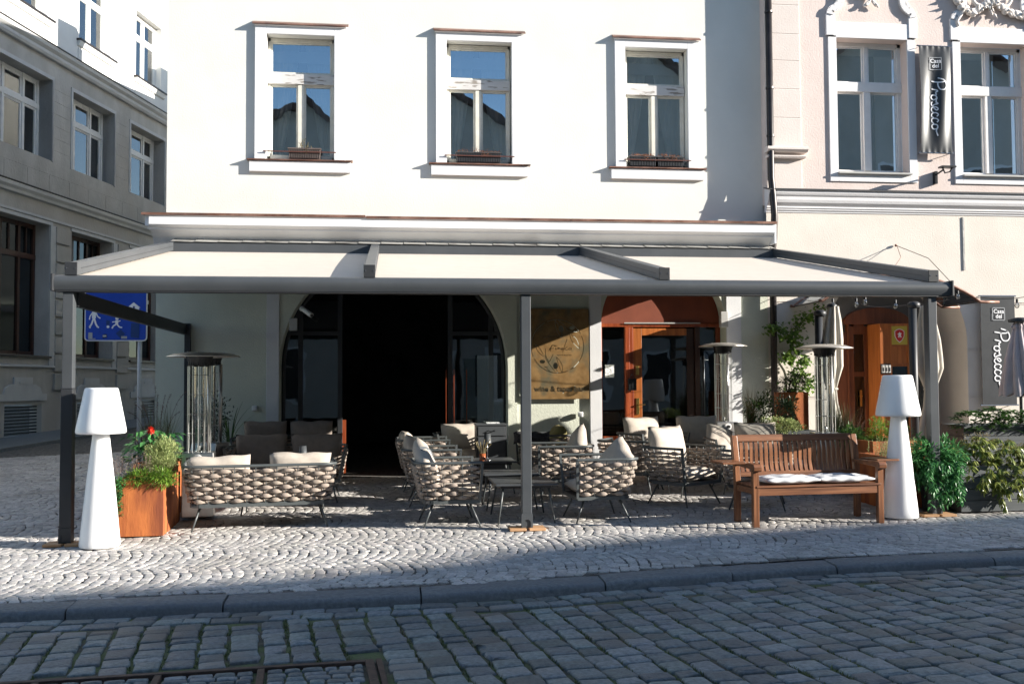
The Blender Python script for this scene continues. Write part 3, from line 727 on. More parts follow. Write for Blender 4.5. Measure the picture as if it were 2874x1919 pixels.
def flower_box(x0, x1, label, mat, kind, seed, group='window boxes'):
    q = random.Random(seed); y0, y1, z0, z1 = 14.90, 15.06, 4.875, 5.035
    t = thing('flower_box', label, 'window box', ((x0+x1)/2, 14.88, z0), 0)
    b = MB(); sx = .012
    b.add([(x0+sx,y0+.02,z0),(x1-sx,y0+.02,z0),(x1-sx,y1,z0),(x0+sx,y1,z0),(x0,y0,z1),(x1,y0,z1),(x1,y1,z1),(x0,y1,z1)], [(0,3,2,1),(0,1,5,4),(1,2,6,5),(2,3,7,6),(3,0,4,7)])
    n = int((x1-x0)/.026)
    for i in range(n):
        x = x0+.02+(x1-x0-.04)*i/(n-1); b.box(x-.005,x+.005,y0-.004,y0+.016,z0+.015,z1-.02)
    b.box(x0-.008,x1+.008,y0-.010,y0+.006,z1-.012,z1+.006); b.box(x0-.008,x0+.008,y0,y1,z1-.012,z1+.006); b.box(x1-.008,x1+.008,y0,y1,z1-.012,z1+.006)
    b.obj('box', mat, t)
    b = MB(); b.box(x0+.01,x1-.01,y0+.02,y1-.005,z1-.03,z1-.012); b.obj('soil', M['soil'], t)
    b = MB()
    if kind == 'twigs':
        for _ in range(9):
            x = q.uniform(x0+.15, x1-.08); p = [(x, 14.98, z1-.02)]; h = q.uniform(.05,.17); dx = q.uniform(-.06,.06)
            p += [(x+dx*.4, 14.96+q.uniform(-.03,.03), z1+h*.6), (x+dx, 14.95, z1+h)]; b.tube(smooth_path(p, 3), .004, 4)
        for _ in range(40):
            x = x0+.56*(x1-x0)+q.gauss(0,.025); z = z1-.02+q.uniform(-.07,.05); leaf(b, (x,14.895,z), q, .035, .012)
        b.obj('dried_plant', M['grass_dry'], t)
    else:
        for _ in range(170):
            x = q.uniform(x0+.02, x1-.02); z = z1+abs(q.gauss(.0,.022)); leaf(b, (x,14.96+q.uniform(-.07,.05),z), q, .026, .018)
        for _ in range(60):
            x = x0+(.62*(x1-x0))+q.gauss(0,.05); leaf(b, (x,14.895,z1-q.uniform(-.02,.07)), q, .026, .018)
        b.obj('dried_blooms', M['dead'], t)
    return t
def leaf(b, p, q, L, W, d=None, fold=.25, up=None):
    """one folded pointed leaf: 6 verts, 4 faces as 2 quads"""
    if d is None:
        a = q.uniform(0, 2*PI); e = q.uniform(-.6, .9); d = Vector((math.cos(a)*math.cos(e), math.sin(a)*math.cos(e), math.sin(e)))
    d = Vector(d).normalized(); s = d.cross(Vector((q.uniform(-.4,.4), q.uniform(-.4,.4), 1))).normalized(); n = s.cross(d)
    p = Vector(p)
    a1 = p+d*L*.4+s*W*.5+n*W*fold; a2 = p+d*L*.4-s*W*.5+n*W*fold; m = p+d*L*.45; tip = p+d*L-n*L*.12
    b.add([p, a1, tip, a2, m], [(0,4,2,1),(0,3,2,4)])
flower_box(-1.495+.02, -1.0, 'brown ribbed window box with dry twigs on the left sill', M['flowerbox'], 'twigs', 1)
flower_box(1.02, 1.70, 'long dark window box with dried blooms on the middle sill', M['flowerbox_dark'], 'dry', 2)
flower_box(3.70, 4.12, 'dark window box with dried blooms at the left of the right sill', M['flowerbox_dark'], 'dry', 3)
flower_box(4.14, 4.56, 'dark window box with dried blooms at the right of the right sill', M['flowerbox_dark'], 'dry', 4)
for cx, wd in ((-1.305,'left'), (1.37,'middle'), (4.14,'right')):
    b = MB(); b.box(cx-.53,cx+.53,14.875,14.885,4.97,4.985)
    for x in (cx-.5, cx+.5): b.box(x-.005,x+.005,14.885,15.08,4.972,4.983)
    tag(b.obj('guard_bar', M['rail_brown']), 'thin brown bar holding the flower boxes of the %s upstairs window' % wd, 'bar')

# drainpipe
t = thing('drainpipe', 'dark brown drainpipe running down between the white and the pink building', 'drainpipe', (5.885, 14.72, .2))
b = MB(); b.tube([(5.885,14.69,.15),(5.885,14.69,3.55),(5.90,14.66,3.75),(5.90,14.62,4.1),(5.89,14.64,4.4),(5.885,14.69,4.7),(5.885,14.69,9.0)], .052, 14); b.obj('pipe', M['pipe_dark'], t, smooth=True)
for z in (1.1, 2.4, 3.5, 5.35, 6.1, 7.3):
    b = MB(); b.lathe([(.052,-.015),(.062,-.015),(.062,.015),(.052,.015)], 14, (5.885,14.69,z)); b.box(5.88,5.89,14.74,14.85,z-.01,z+.01); b.obj('bracket', M['pipe_dark'], t)

# ---------------- pink building
PB = thing('pink_building', 'pale pink building with white framed windows and stucco ornaments right of the drainpipe', 'building', (5.9, 14.8, 0))
PW = [(7.02,8.205,4.80,6.97,0,.20),(9.11,10.29,4.80,6.97,0,.20)]
b = MB(); wall(b, 5.84, 14.5, 4.45, 10.9, 14.78, PW); b.add([(5.84,14.78,4.3),(5.84,14.95,4.3),(5.84,14.95,10.9),(5.84,14.78,10.9)], [(0,1,2,3)]); b.obj('upper_wall', M['pink'], PB)
b = MB(); b.box(5.84,14.5,15.4,30,10.85,11.0); b.box(5.7,14.5,14.35,15.0,10.8,11.05); b.obj('roof', M['opp_roof'], PB)
b = MB()
zz = [4.5,5.02,5.66,6.115,6.565,6.99,7.45,7.9,8.4,9.0,9.6,10.2,10.8]
for i in range(len(zz)-1): b.box(5.845,6.41,14.752,14.79,zz[i]+.006,zz[i+1]-.006)
b.box(5.85,6.405,14.757,14.79,4.5,10.8)
b.obj('quoin', M['pink_quoin'], PB, bevel=.004)
b = MB(); b.prism([(14.79,5.18),(14.635,5.18),(14.62,5.165),(14.62,5.135),(14.66,5.10),(14.79,5.10)], 5.82, 6.47, 'X'); b.prism([(14.79,5.05),(14.665,5.05),(14.655,5.035),(14.67,5.01),(14.79,5.01)], 5.83, 6.44, 'X'); b.obj('quoin_band', M['pink_quoin'], PB)
b = MB(); prof = [(14.85,4.18),(14.74,4.18),(14.735,4.20),(14.70,4.215),(14.70,4.235),(14.67,4.245),(14.67,4.27),(14.62,4.30),(14.58,4.32),(14.55,4.36),(14.54,4.41),(14.50,4.43),(14.47,4.46),(14.46,4.485),(14.46,4.50),(14.85,4.56)]
prof = [(14.85-(14.85-y)*.56, z) for y, z in prof]; profile_x(b, prof, 5.835, 14.5); b.obj('string_cornice', M['pinkwhite'], PB)
b = MB(); b.prism([(14.64,4.505),(14.61,4.498),(14.61,4.518),(14.85,4.575),(14.85,4.56)], 5.82, 14.5, 'X'); b.obj('flashing', M['anthracite_dark'], PB)
b = MB(); wall(b, 5.84, 14.5, -.3, 4.2, 14.8, [(6.78,9.13,-.3,3.35,1,.86)]); b.obj('ground_floor_wall', M['peach'], PB)
b = MB()
for z in (1.297, 2.035, 2.775): 
    for x0, x1 in ((5.95,6.775),(9.14,14.4)): b.box(x0,x1,14.791,14.80,z-.014,z-.009); b.box(x0,x1,14.788,14.80,z+.012,z+.014)
b.each('joint_line', M['stucco'], PB)
b = MB(); b.box(9.095,9.125,14.785,14.80,3.3,4.15); b.obj('conduit', M['grey_stone'], PB)
b = MB(); b.box(6.6,9.4,15.66,15.9,-.3,3.6); b.obj('porch_back_wall', M['room'], PB)
# entrance door group at the back of the porch
yb = 15.62
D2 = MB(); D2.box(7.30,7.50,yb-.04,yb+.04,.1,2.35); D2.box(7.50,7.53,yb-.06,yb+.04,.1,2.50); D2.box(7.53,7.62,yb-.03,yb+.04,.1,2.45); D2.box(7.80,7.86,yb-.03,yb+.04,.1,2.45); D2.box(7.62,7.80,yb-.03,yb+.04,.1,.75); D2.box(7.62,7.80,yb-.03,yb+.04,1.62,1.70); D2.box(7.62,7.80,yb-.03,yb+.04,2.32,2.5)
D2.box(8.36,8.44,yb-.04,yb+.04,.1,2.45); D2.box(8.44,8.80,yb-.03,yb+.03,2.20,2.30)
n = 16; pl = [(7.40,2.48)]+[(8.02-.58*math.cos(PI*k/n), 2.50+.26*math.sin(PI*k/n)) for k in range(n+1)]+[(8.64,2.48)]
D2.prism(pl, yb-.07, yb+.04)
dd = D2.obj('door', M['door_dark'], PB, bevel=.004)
b = MB(); b.box(7.62,7.80,yb,yb+.01,.75,1.62); b.box(7.62,7.80,yb,yb+.01,1.70,2.32); b.box(8.44,8.82,yb,yb+.01,.3,2.2); b.obj('pane', M['shopglass'], dd)
b = MB(); b.box(7.70,7.735,yb-.05,yb-.03,1.13,1.40); b.tube([(7.717,yb-.05,1.3),(7.717,yb-.09,1.3),(7.66,yb-.09,1.3)],.01,6); b.obj('handle', M['brass'], dd)
b = MB(); b.box(7.86,8.03,yb-.45,yb-.03,.1,2.47); b.box(8.03,8.36,yb-.45,yb-.03,.1,.35); b.box(8.03,8.06,yb-.45,yb-.03,.35,2.47); b.box(8.33,8.36,yb-.45,yb-.03,.35,2.47); b.box(8.06,8.33,yb-.45,yb-.03,2.43,2.47); b.box(8.06,8.33,yb-.45,yb-.40,2.10,2.13); b.box(8.06,8.33,yb-.45,yb-.40,1.78,1.82)
leafd = b.obj('open_door_leaf', M['door_wood2'], PB, bevel=.003)
b = MB(); b.box(8.06,8.33,yb-.43,yb-.41,1.82,2.10); b.obj('panel', M['door_wood2'], leafd)
b = MB(); b.box(8.06,8.33,yb-.43,yb-.41,.35,1.78); b.obj('pane', M['shopglass'], leafd)
b = MB(); b.box(8.06,8.33,yb-.445,yb-.43,2.13,2.43)
st_ = b.obj('sticker', M['gold'], leafd)
sh = [(0,-.105),(.045,-.07),(.078,-.01),(.08,.06),(.045,.085),(0,.095),(-.045,.085),(-.08,.06),(-.078,-.01),(-.045,-.07)]
b = MB(); b.prism([(8.195+x*1.05, 2.28+z*1.12) for x, z in sh], yb-.448, yb-.444); b.obj('shield_rim', M['white_print'], leafd)
b = MB(); b.prism([(8.195+x*.92, 2.28+z) for x, z in sh], yb-.452, yb-.447); b.obj('shield', M['red'], leafd)
b = MB(); b.prism([(8.195+x*.5, 2.285+z*.5) for x, z in [(-.06,-.06),(-.02,-.09),(0,-.03),(.04,-.09),(.06,-.05),(.03,.0),(.07,.05),(.02,.07),(0,.10),(-.03,.06),(-.08,.03),(-.03,.0)]], yb-.456, yb-.451); b.obj('emblem', M['white_print'], leafd)
b = MB(); b.box(8.40,8.405,yb-.035,yb-.03,1.6,1.6)
b = MB(); b.lathe([(0,0),(.06,0),(.06,.006),(0,.006)], 20); b.v = [(8.50+x, yb-.02-z, 1.86+y) for x, y, z in b.v]; b.obj('round_sticker', M['white_print'], dd)
kb = thing('key_safe_panel', 'row of three small key safes on a black plate beside the open wooden door leaf', 'key safe', (7.94, yb-.46, 1.74))
b = MB(); b.box(7.855,8.025,yb-.465,yb-.452,1.66,1.82); b.obj('plate', M['blackmetal'], kb)
for i in range(3):
    b = MB(); x = 7.865+.053*i; b.box(x,x+.042,yb-.495,yb-.465,1.675,1.80); k = b.obj('key_safe', M['greyplastic'], kb, bevel=.006)
    b = MB(); b.box(x+.012,x+.03,yb-.50,yb-.495,1.70,1.76); b.obj('dial', M['blackmetal'], k)
# canopy over the porch
cp = thing('porch_canopy', 'curved glass canopy with brown metal edge over the porch of the pink building', 'canopy', (7.5, 14.4, 2.7))
def canz(u): return 2.71+.40*math.sin(PI*u)**.85
for yy in (13.75, 14.78):
    b = MB(); b.tube([(5.95+.25,yy,2.72)]+[(6.25+2.45*u, yy, canz(u)) for u in [i/20 for i in range(21)]]+[(8.78,yy,2.705),(9.0,yy,2.705)], .022, 8); b.obj('edge_tube', M['copper'], cp, smooth=True)
b = MB()
for k in range(6):
    u = k/5; b.tube([(6.25+2.45*u,13.75,canz(u)),(6.25+2.45*u,14.78,canz(u))], .012, 6)
b.obj('rib', M['pipe_dark'], cp)
b = MB(); b.grid(lambda u, v: (6.25+2.45*u, 13.76+1.0*v, canz(u)+.012), 20, 1); b.obj('glazing', M['shopglass'], cp, smooth=True)
b = MB()
for p0, p1, p2 in (((6.3,13.3,2.98),(6.9,13.6,2.62),(8.6,13.8,2.78)),((8.6,13.8,2.78),(8.95,13.2,2.72),(9.6,12.4,2.9)),((5.2,12.6,2.75),(5.9,13.2,2.66),(6.3,13.3,2.98))):
    b.tube(smooth_path([p0,p1,p2],8), .005, 5)
# string of bulbs
bs = thing('bulb_string', 'cable with clear light bulbs hanging below the porch canopy', 'string lights', (7.4, 13.6, 2.75)); b.obj('cable', M['pipe_dark'], bs)
for (x, y, z) in ((6.20,13.3,2.66),(6.62,13.45,2.68),(6.78,13.5,2.72),(7.32,13.65,2.68),(8.35,13.75,2.83),(8.92,13.2,2.66),(9.02,13.1,2.66)):
    b = MB(); b.lathe([(.0,.0),(.022,.008),(.033,.035),(.030,.06),(.016,.085)], 12, (x,y,z-.09)); bb = b.obj('bulb', M['bulbglass'], bs, smooth=True)
    b = MB(); b.lathe([(.016,0),(.018,.0),(.018,.05),(.01,.055)], 8, (x,y,z-.008)); b.obj('socket', M['blackmetal'], bb)

def pink_window(x0, x1, style):
    b = MB(); o0, o1 = x0-.137, x1+.13; y0 = 14.755
    b.box(o0,x0,y0,14.79,4.68,7.0); b.box(x1,o1,y0,14.79,4.68,7.0); b.box(o0,o1,y0,14.79,6.97,7.22); b.box(x0,x1,y0,14.79,4.68,4.80)
    b.box(o0-.03,o0+.10,y0-.012,14.789,7.0,7.34); b.box(o1-.10,o1+.03,y0-.012,14.789,7.0,7.34)
    W = b.obj('window', M['pinkwhite'], PB, bevel=.004)
    b = MB(); b.box(x0-.02,x1+.02,14.70,14.98,4.795,4.825); b.obj('sill', M['greyplastic'], W, bevel=.004)
    # swooping ear strips running up from the frame corners
    for s, ox in ((1, o0), (-1, o1)):
        b = MB(); p = [(ox+s*.03,7.33),(ox+s*.05,7.40),(ox+s*.13,7.45),(ox+s*.19,7.53),(ox+s*.20,7.65),(ox+s*.19,7.8),(ox+s*.26,7.95),(ox+s*.4,8.05)]
        p = smooth_path([(x,14.75,z) for x, z in p], 5)
        for i in range(len(p)-1): b.bar(p[i], p[i+1], .05, .11, (1,0,0))
        b.obj('volute_strip', M['pinkwhite'], W)
    y = 14.98; F = MB(); m = (x0+x1)/2
    F.box(x0,x0+.06,y,y+.1,4.82,6.97); F.box(x1-.06,x1,y,y+.1,4.82,6.97); F.box(x0,x1,y,y+.1,6.91,6.97); F.box(x0,x1,y,y+.1,4.82,4.90)
    F.box(x0,x1,y-.03,y+.08,6.17,6.32); F.box(m-.055,m+.055,y-.02,y+.08,4.9,6.17); F.box(m-.03,m+.03,y,y+.07,6.32,6.91)
    for a, c, d, e in ((x0+.05,m-.05,4.88,6.18),(m+.05,x1-.05,4.88,6.18),(x0+.05,m-.025,6.31,6.92),(m+.025,x1-.05,6.31,6.92)):
        t = .035; F.box(a,a+t,y+.015,y+.06,d,e); F.box(c-t,c,y+.015,y+.06,d,e); F.box(a+t,c-t,y+.015,y+.06,d,d+t); F.box(a+t,c-t,y+.015,y+.06,e-t,e)
    fr = F.obj('frame', M['winframe_white'], W, bevel=.003)
    b = MB()
    for a, c, d, e in ((x0+.08,m-.08,4.91,6.15),(m+.08,x1-.08,4.91,6.15),(x0+.08,m-.055,6.34,6.89),(m+.055,x1-.08,6.34,6.89)):
        ty = rnd.uniform(-.008,.008); b.add([(a,y+.04,d),(c,y+.04+ty,d),(c,y+.04+ty,e),(a,y+.04,e)], [(0,1,2,3)])
    b.obj('pane', M['winglass'], W)
    b = MB(); b.box(x1-.32,x1-.02,15.22,15.24,4.82,6.95); b.box(x0,x1,15.22,15.235,6.84,6.97); b.obj('blind', M['blind'], W)
    b = MB(); b.box(x0-.1,x1+.1,15.9,16.0,4.6,7.2); b.obj('room', M['room'], W)
    # ornament above
    b = MB(); q = random.Random(int(x0*10))
    if style == 0:
        for s in (-1, 1):
            cx, cz = m-.02+s*.085, 7.50
            sp = [(cx+s*(.07*(1-k/22)+.004)*math.cos(k*.42+PI*.5*(1)), 14.72, cz+(.07*(1-k/22)+.004)*math.sin(k*.42-PI*.1)) for k in range(22)]
            b.tube(sp, [.018*(1-.5*k/22) for k in range(22)], 6)
            st0 = [(m-.02+s*.02,14.72,7.55),(m+s*.06,14.72,7.68),(m+s*.14,14.71,7.80),(m+s*.26,14.71,7.95),(m+s*.4,14.71,8.05)]
            sp = smooth_path(st0, 6); b.tube(sp, .02, 6)
            for i, p in enumerate(sp[4:]):
                L = .09+.002*i
                leafy(b, p, Vector((s*1.0, -.1, .35-.9)), L, .05, q); leafy(b, p, Vector((-s*.25, -.15, 1)), L, .045, q)
        for k in range(7): leafy(b, Vector((m-.02, 14.73, 7.6+.05*k)), Vector((.25*(-1)**k, -.2, 1)), .13, .06, q)
        b.ball((m-.105,14.71,7.5),.022); b.ball((m+.065,14.71,7.5),.022)
    else:
        pts = [(x0-.12,7.75),(x0-.05,7.62),(x0+.05,7.52),(x0+.18,7.45),(x0+.3,7.50),(x0+.42,7.58),(x0+.55,7.66),(x0+.7,7.56),(x0+.85,7.46),(x0+1.0,7.45),(x0+1.12,7.42),(x0+1.2,7.5),(x0+1.3,7.7)]
        sp = smooth_path([(x,14.73,z) for x, z in pts], 7)
        for i, p in enumerate(sp):
            r = .045+.02*math.sin(i*1.7); b.ball((p[0]+q.uniform(-.02,.02), 14.73, p[2]+q.uniform(-.02,.02)), r, 8, 5, (1,.8,1))
            if i % 2 == 0: leafy(b, Vector(p), Vector((q.uniform(-1,1), -.3, q.uniform(-1,.2))), .11, .06, q)
        for k in range(9): leafy(b, Vector((x0+.52+.02*math.sin(k), 14.73, 7.72-.03*k)), Vector((q.uniform(-.5,.5), -.3, -1)), .16, .06, q)
        for s in (0, 1):
            c = (x0+.33+.42*s, 7.72)
            b.tube([(c[0]+.13*math.cos(a), 14.73, c[1]+.15*math.sin(a)) for a in [PI+PI*k/12 for k in range(13)]], .03, 7)
        # small console scrolls on both sides
        for s, ox in ((1, x0-.05), (-1, x1+.05)):
            b.tube(smooth_path([(ox+s*.02,14.74,7.22),(ox-s*.01,14.73,7.30),(ox+s*.05,14.72,7.40),(ox+s*.13,14.71,7.52)],5), .028, 6)
    b.obj('stucco_ornament', M['stucco'], W, smooth=True)
def leafy(b, p, d, L, W, q):
    d = Vector(d).normalized(); p = Vector(p); s = d.cross(Vector((0,-1,0))).normalized(); n = Vector((0,-1,0))
    v = [p, p+d*L*.45+s*W*.5+n*.012, p+d*L+n*.02, p+d*L*.45-s*W*.5+n*.012, p+d*L*.4+n*.035, p+d*L*.3-n*.01]
    b.add(v, [(0,4,1),(1,4,2),(2,4,3),(3,4,0),(0,1,5),(1,2,5),(2,3,5),(3,0,5)])
pink_window(7.02, 8.205, 0); pink_window(9.11, 10.29, 1); pink_window(11.2, 12.38, 0)

# camera bracket on pink wall
t = thing('floodlight', 'small black spotlight on a bracket under the upper banner on the pink wall', 'spotlight', (8.63, 14.78, 4.72))
b = MB(); b.box(8.60,8.64,14.70,14.78,4.66,4.86); b.tube([(8.62,14.74,4.80),(8.62,14.5,4.84)], .014, 6); b.obj('bracket', M['blackmetal'], t)
b = MB(); b.box(8.54,8.78,14.40,14.52,4.86,4.885); b.tube([(8.58,14.46,4.86),(8.62,14.46,4.78),(8.70,14.46,4.80),(8.74,14.46,4.86)], .012, 6); b.obj('lamp_head', M['blackmetal'], t)

# ---------------- grey building on the left (local frame: x along facade, y into the building)
GB = thing('grey_building', 'grey stone corner building with pale upper floor beyond the blue street sign', 'building', (-8.5, 23.2, 0), math.atan2(.9755,.22))
ops = []
for k in range(-3, 5):
    ops.append((2.80+3.04*k, 4.90+3.04*k, 6.97, 8.93, 0, .42)); ops.append((2.84+3.04*k, 4.88+3.04*k, 2.26, 5.40, 0, .45)); ops.append((3.2+3.04*k, 4.66+3.04*k, .40, 1.12, 0, .3))
b = MB(); wall(b, -9, 15.5, -.3, 9.42, 0, ops); b.add([(15.5,0,-.3),(15.5,12,-.3),(15.5,12,9.42),(15.5,0,9.42)], [(0,1,2,3)]); b.obj('stone_wall', M['grey_stone'], GB, world=False)
b = MB()
for k in range(-3, 5):
    xa, xb = 2.80+3.04*k, 4.90+3.04*k
    b.box(xa-.08,xa,-.02,.001,6.95,9.0); b.box(xb,xb+.08,-.02,.001,6.95,9.0); b.box(xa-.08,xb+.08,-.022,.001,8.93,9.02)
    b.box(xb,xb+.06,-.02,.3,6.95,8.93); b.box(xb-.02+.02,xb+.06,-.018,.3,2.26,5.4)
    b.box(xa-.02,xb+.1,-.025,.0,5.40,5.48); b.box(xb+.0,xb+.22,-.03,.0,2.0,5.4)
b.box(-9,15.5,-.04,0,5.5,5.56); 
b.obj('stone_trim', M['grey_light'], GB, world=False)
b = MB()
b.prism([(.02,9.40),(-.10,9.40),(-.14,9.45),(-.14,9.52),(-.22,9.58),(-.24,9.66),(.02,9.70)], -9, 15.5, 'X'); b.prism([(.02,5.90),(-.08,5.92),(-.10,5.98),(-.16,6.04),(-.17,6.12),(.02,6.16)], -9, 15.5, 'X')
b.prism([(.02,1.98),(-.05,1.98),(-.05,2.02),(.02,2.04)], -9, 15.5, 'X')
b.obj('string_course', M['grey_light'], GB, world=False)
b = MB(); b.box(-9,15.5,-.26,.02,9.66,9.685); b.box(-9,15.5,-.19,.02,6.13,6.15); b.each('flashing', M['pipe_dark'], GB, world=False)
b = MB()   # joint grooves of the ashlar and rusticated piers
for k in range(-3, 5):
    xb = 4.90+3.04*k
    for z in (7.25,7.55,7.85,8.15,8.45,8.75): b.box(xb+.10,xb+.84,-.006,.001,z,z+.012)
    for i in range(9):
        z = 1.42+.445*i; b.box(xb+.22,xb+.82,-.055,.0,z+.03,z+.415)
b.box(-9,15.5,-.005,.001,6.62,6.635)
for k in range(-10, 18): b.box(k*.9,k*.9+.012,-.005,.001,6.2,6.6)
b.obj('rusticated_block', M['grey_stone'], GB, world=False, bevel=.012)
for k in range(-3, 5):
    b = MB(); c = 3.86+3.04*k
    b.prism([(c-.95,1.20),(c-.95,1.36),(c-.75,1.36),(c-.68,1.50),(c-.48,1.58),(c-.36,1.58),(c-.36,1.74),(c+.36,1.74),(c+.36,1.58),(c+.48,1.58),(c+.68,1.50),(c+.75,1.36),(c+.95,1.36),(c+.95,1.20)], -.04, 0)
    b.box(c-.18,c+.18,-.055,-.04,1.60,1.64)
    b.obj('apron_relief', M['grey_light'], GB, world=False)
for k in range(-3, 5):
    b = MB()
    for z in [0.44+.075*i for i in range(9)]: b.box(3.2+3.04*k,4.66+3.04*k,.12,.16,z,z+.035)
    b.obj('basement_grille', M['blackmetal'], GB, world=False)
# windows
for k in range(-2, 4):
    xa, xb = 2.80+3.04*k, 4.90+3.04*k
    F = MB(); y = .34; F.box(xa,xb,y,y+.08,6.97,7.05); F.box(xa,xb,y,y+.08,8.86,8.93); F.box(xa,xb,y-.02,y+.08,8.22,8.34)
    for x in (xa, xa+.62, xa+1.42, xb-.08): F.box(x,x+.08,y-.015,y+.08,6.97,8.93)
    for a, c in ((xa+.08,xa+.62),(xa+.70,xa+1.42),(xa+1.50,xb-.08)):
        for d, e in ((7.05,8.22),(8.34,8.86)):
            t = .05; F.box(a,a+t,y+.01,y+.06,d,e); F.box(c-t,c,y+.01,y+.06,d,e); F.box(a+t,c-t,y+.01,y+.06,d,d+t); F.box(a+t,c-t,y+.01,y+.06,e-t,e)
    fr = F.obj('window', M['winframe_white'], GB, world=False)
    b = MB(); b.box(xa+.08,xb-.08,y+.03,y+.035,7.02,8.88); g = b.obj('pane', M['winglass_soft'], fr, world=False)
    b = MB(); b.box(xa,xb,y+.16,y+.17,6.97,8.93); b.obj('blind', M['blind'], fr, world=False)
    xa, xb = 2.84+3.04*k, 4.88+3.04*k
    F = MB(); y = .36; F.box(xa,xb,y,y+.08,2.26,2.36); F.box(xa,xb,y,y+.08,5.30,5.40); F.box(xa,xb,y-.02,y+.08,4.55,4.68)
    for x in (xa, xa+.62, xa+1.34, xb-.09): F.box(x,x+.09,y-.01,y+.08,2.26,5.40)
    for x in (xa+.30,xa+.98,xa+1.66): F.box(x,x+.05,y,y+.06,4.68,5.30)
    fr = F.obj('tall_window', M['dark_wood'], GB, world=False)
    b = MB(); b.box(xa+.05,xb-.05,y+.03,y+.04,2.3,5.35); b.obj('pane', M['shopglass'], fr, world=False)
    b = MB(); b.box(xa,xb,y+.25,y+.26,2.3,5.4); b.obj('curtain', M['room'], fr, world=False)
    b = MB(); b.box(xa-.02,xb+.08,-.06,.3,2.20,2.25); b.obj('sill', M['pipe_dark'], fr, world=False)
# pale upper floor
ops = []
for k in range(-2, 4): ops.append((3.06+3.04*k, 4.66+3.04*k, 10.36, 12.28, 0, .32))
b = MB(); wall(b, -9, 15.5, 9.68, 14.5, .0, ops); b.add([(15.5,0,9.6),(15.5,12,9.6),(15.5,12,14.5),(15.5,0,14.5)], [(0,1,2,3)]); b.obj('upper_wall', M['grey_pale'], GB, world=False)
b = MB(); b.box(-9,15.5,-.4,12,14.45,14.7); b.obj('roof', M['opp_roof'], GB, world=False)
for k in range(-2, 4):
    xa, xb = 3.06+3.04*k, 4.66+3.04*k; m = (xa+xb)/2; F = MB(); y = .18
    for x in (xa, m-.05, xb-.08): F.box(x,x+.09,y,y+.08,10.36,12.28)
    F.box(xa,xb,y,y+.08,10.36,10.44); F.box(xa,xb,y,y+.08,12.2,12.28); F.box(xa,xb,y-.01,y+.08,11.58,11.70)
    for a, c in ((xa+.08,m-.04),(m+.04,xb-.08)):
        for d, e in ((10.44,11.58),(11.70,12.2)):
            t = .05; F.box(a,a+t,y+.01,y+.06,d,e); F.box(c-t,c,y+.01,y+.06,d,e); F.box(a+t,c-t,y+.01,y+.06,e-t,e)
    fr = F.obj('upper_window', M['winframe_white'], GB, world=False)
    b = MB(); b.box(xa+.08,xb-.08,y+.03,y+.035,10.4,12.25); b.obj('pane', M['winglass_soft'], fr, world=False)
    b = MB(); b.box(xa,xb,y+.3,y+.31,10.4,12.28); b.obj('blind', M['blind'], fr, world=False)
    b = MB(); b.box(xa-.12,xb+.18,-.12,.18,10.30,10.35); b.obj('sill', M['pipe_dark'], fr, world=False)
    b = MB(); b.prism([(.0,10.16),(-.05,10.18),(-.09,10.27),(-.10,10.30),(.0,10.30)], xa-.10, xb+.16, 'X'); b.box(xa-.05,xb+.05,-.02,0,9.72,10.12); b.obj('apron', M['grey_pale'], fr, world=False)

# ---------------- buildings on the other side of the road (behind the camera): seen in the panes, shade the road
def opp_house(name_label, x0, x1, eave, ridge_x, ridge_z, seed, wallc='opp_wall', gable=True):
    o = thing('opposite_house', name_label, 'building', ((x0+x1)/2, -12, -.3))
    b = MB(); yf = -7.6
    if gable: pl = [(x0,-1.3),(x0,eave),(ridge_x,ridge_z-.25),(x1,eave),(x1,-1.3)]
    else: pl = [(x0,-1.3),(x0,eave-.15),(x1,eave-.15),(x1,-1.3)]
    b.prism(pl, -20, yf); b.obj('wall', M[wallc], o)
    b = MB()
    if gable:
        b.prism([(x0-.2,eave-.15),(ridge_x,ridge_z),(x1+.2,eave-.15),(x1+.2,eave-.4),(ridge_x,ridge_z-.25),(x0-.2,eave-.4)], -20.3, yf+.35)
    b.obj('roof', M['opp_roof'], o)
    b = MB(); b.box(x0,x1,yf,yf+.28,7.6,7.9); b.box(x0,x1,yf,yf+.2,4.2,4.4); b.obj('cornice', M['trim_white'], o)
    b = MB(); b2 = MB(); x = x0+.8
    while x < x1-1.2:
        for z in (1.0,5.0,8.4):
            if z+1.9 < eave: b.box(x,x+.95,yf,yf+.04,z,z+1.75); b2.box(x-.12,x+1.07,yf,yf+.03,z-.12,z+1.87)
        x += 2.5
    b2.obj('surround', M['trim_white'], o); b.obj('window', M['blackmetal'], o)
    return o
opp_house('gabled house opposite with its ridge mirrored in the left upstairs window', -12.5, .6, 8.8, -2.9, 12.55, 1)
opp_house('narrow gabled house opposite mirrored in the middle upstairs window', .6, 6.6, 10.0, 1.8, 13.4, 2)
opp_house('tall gabled house opposite mirrored in the right upstairs window', 6.6, 15.5, 10.3, 9.4, 15.4, 3)
opp_house('big house opposite beyond the gabled ones', 15.5, 27, 13.5, 21, 17.5, 4)
t = thing('opposite_terrace', 'long terrace opposite whose roof line shades the road', 'building', (45, -12, -.3))
sk = [(27,14.3),(40,14.6),(43.6,14.82),(46.4,15.08),(48.8,15.45),(50.5,15.85),(53.3,16.30),(58,16.75),(64,17.1),(72,17.4),(95,17.2)]
b = MB(); b.prism([(27,-1.3)]+sk+[(95,-1.3)], -16, -7.6); b.obj('wall', M['opp_wall'], t)
b = MB(); b.prism([(27,14.1)]+[(x,z+.02) for x,z in sk]+[(95,17.0)], -16.2, -7.5); b.obj('roof', M['opp_roof'], t)

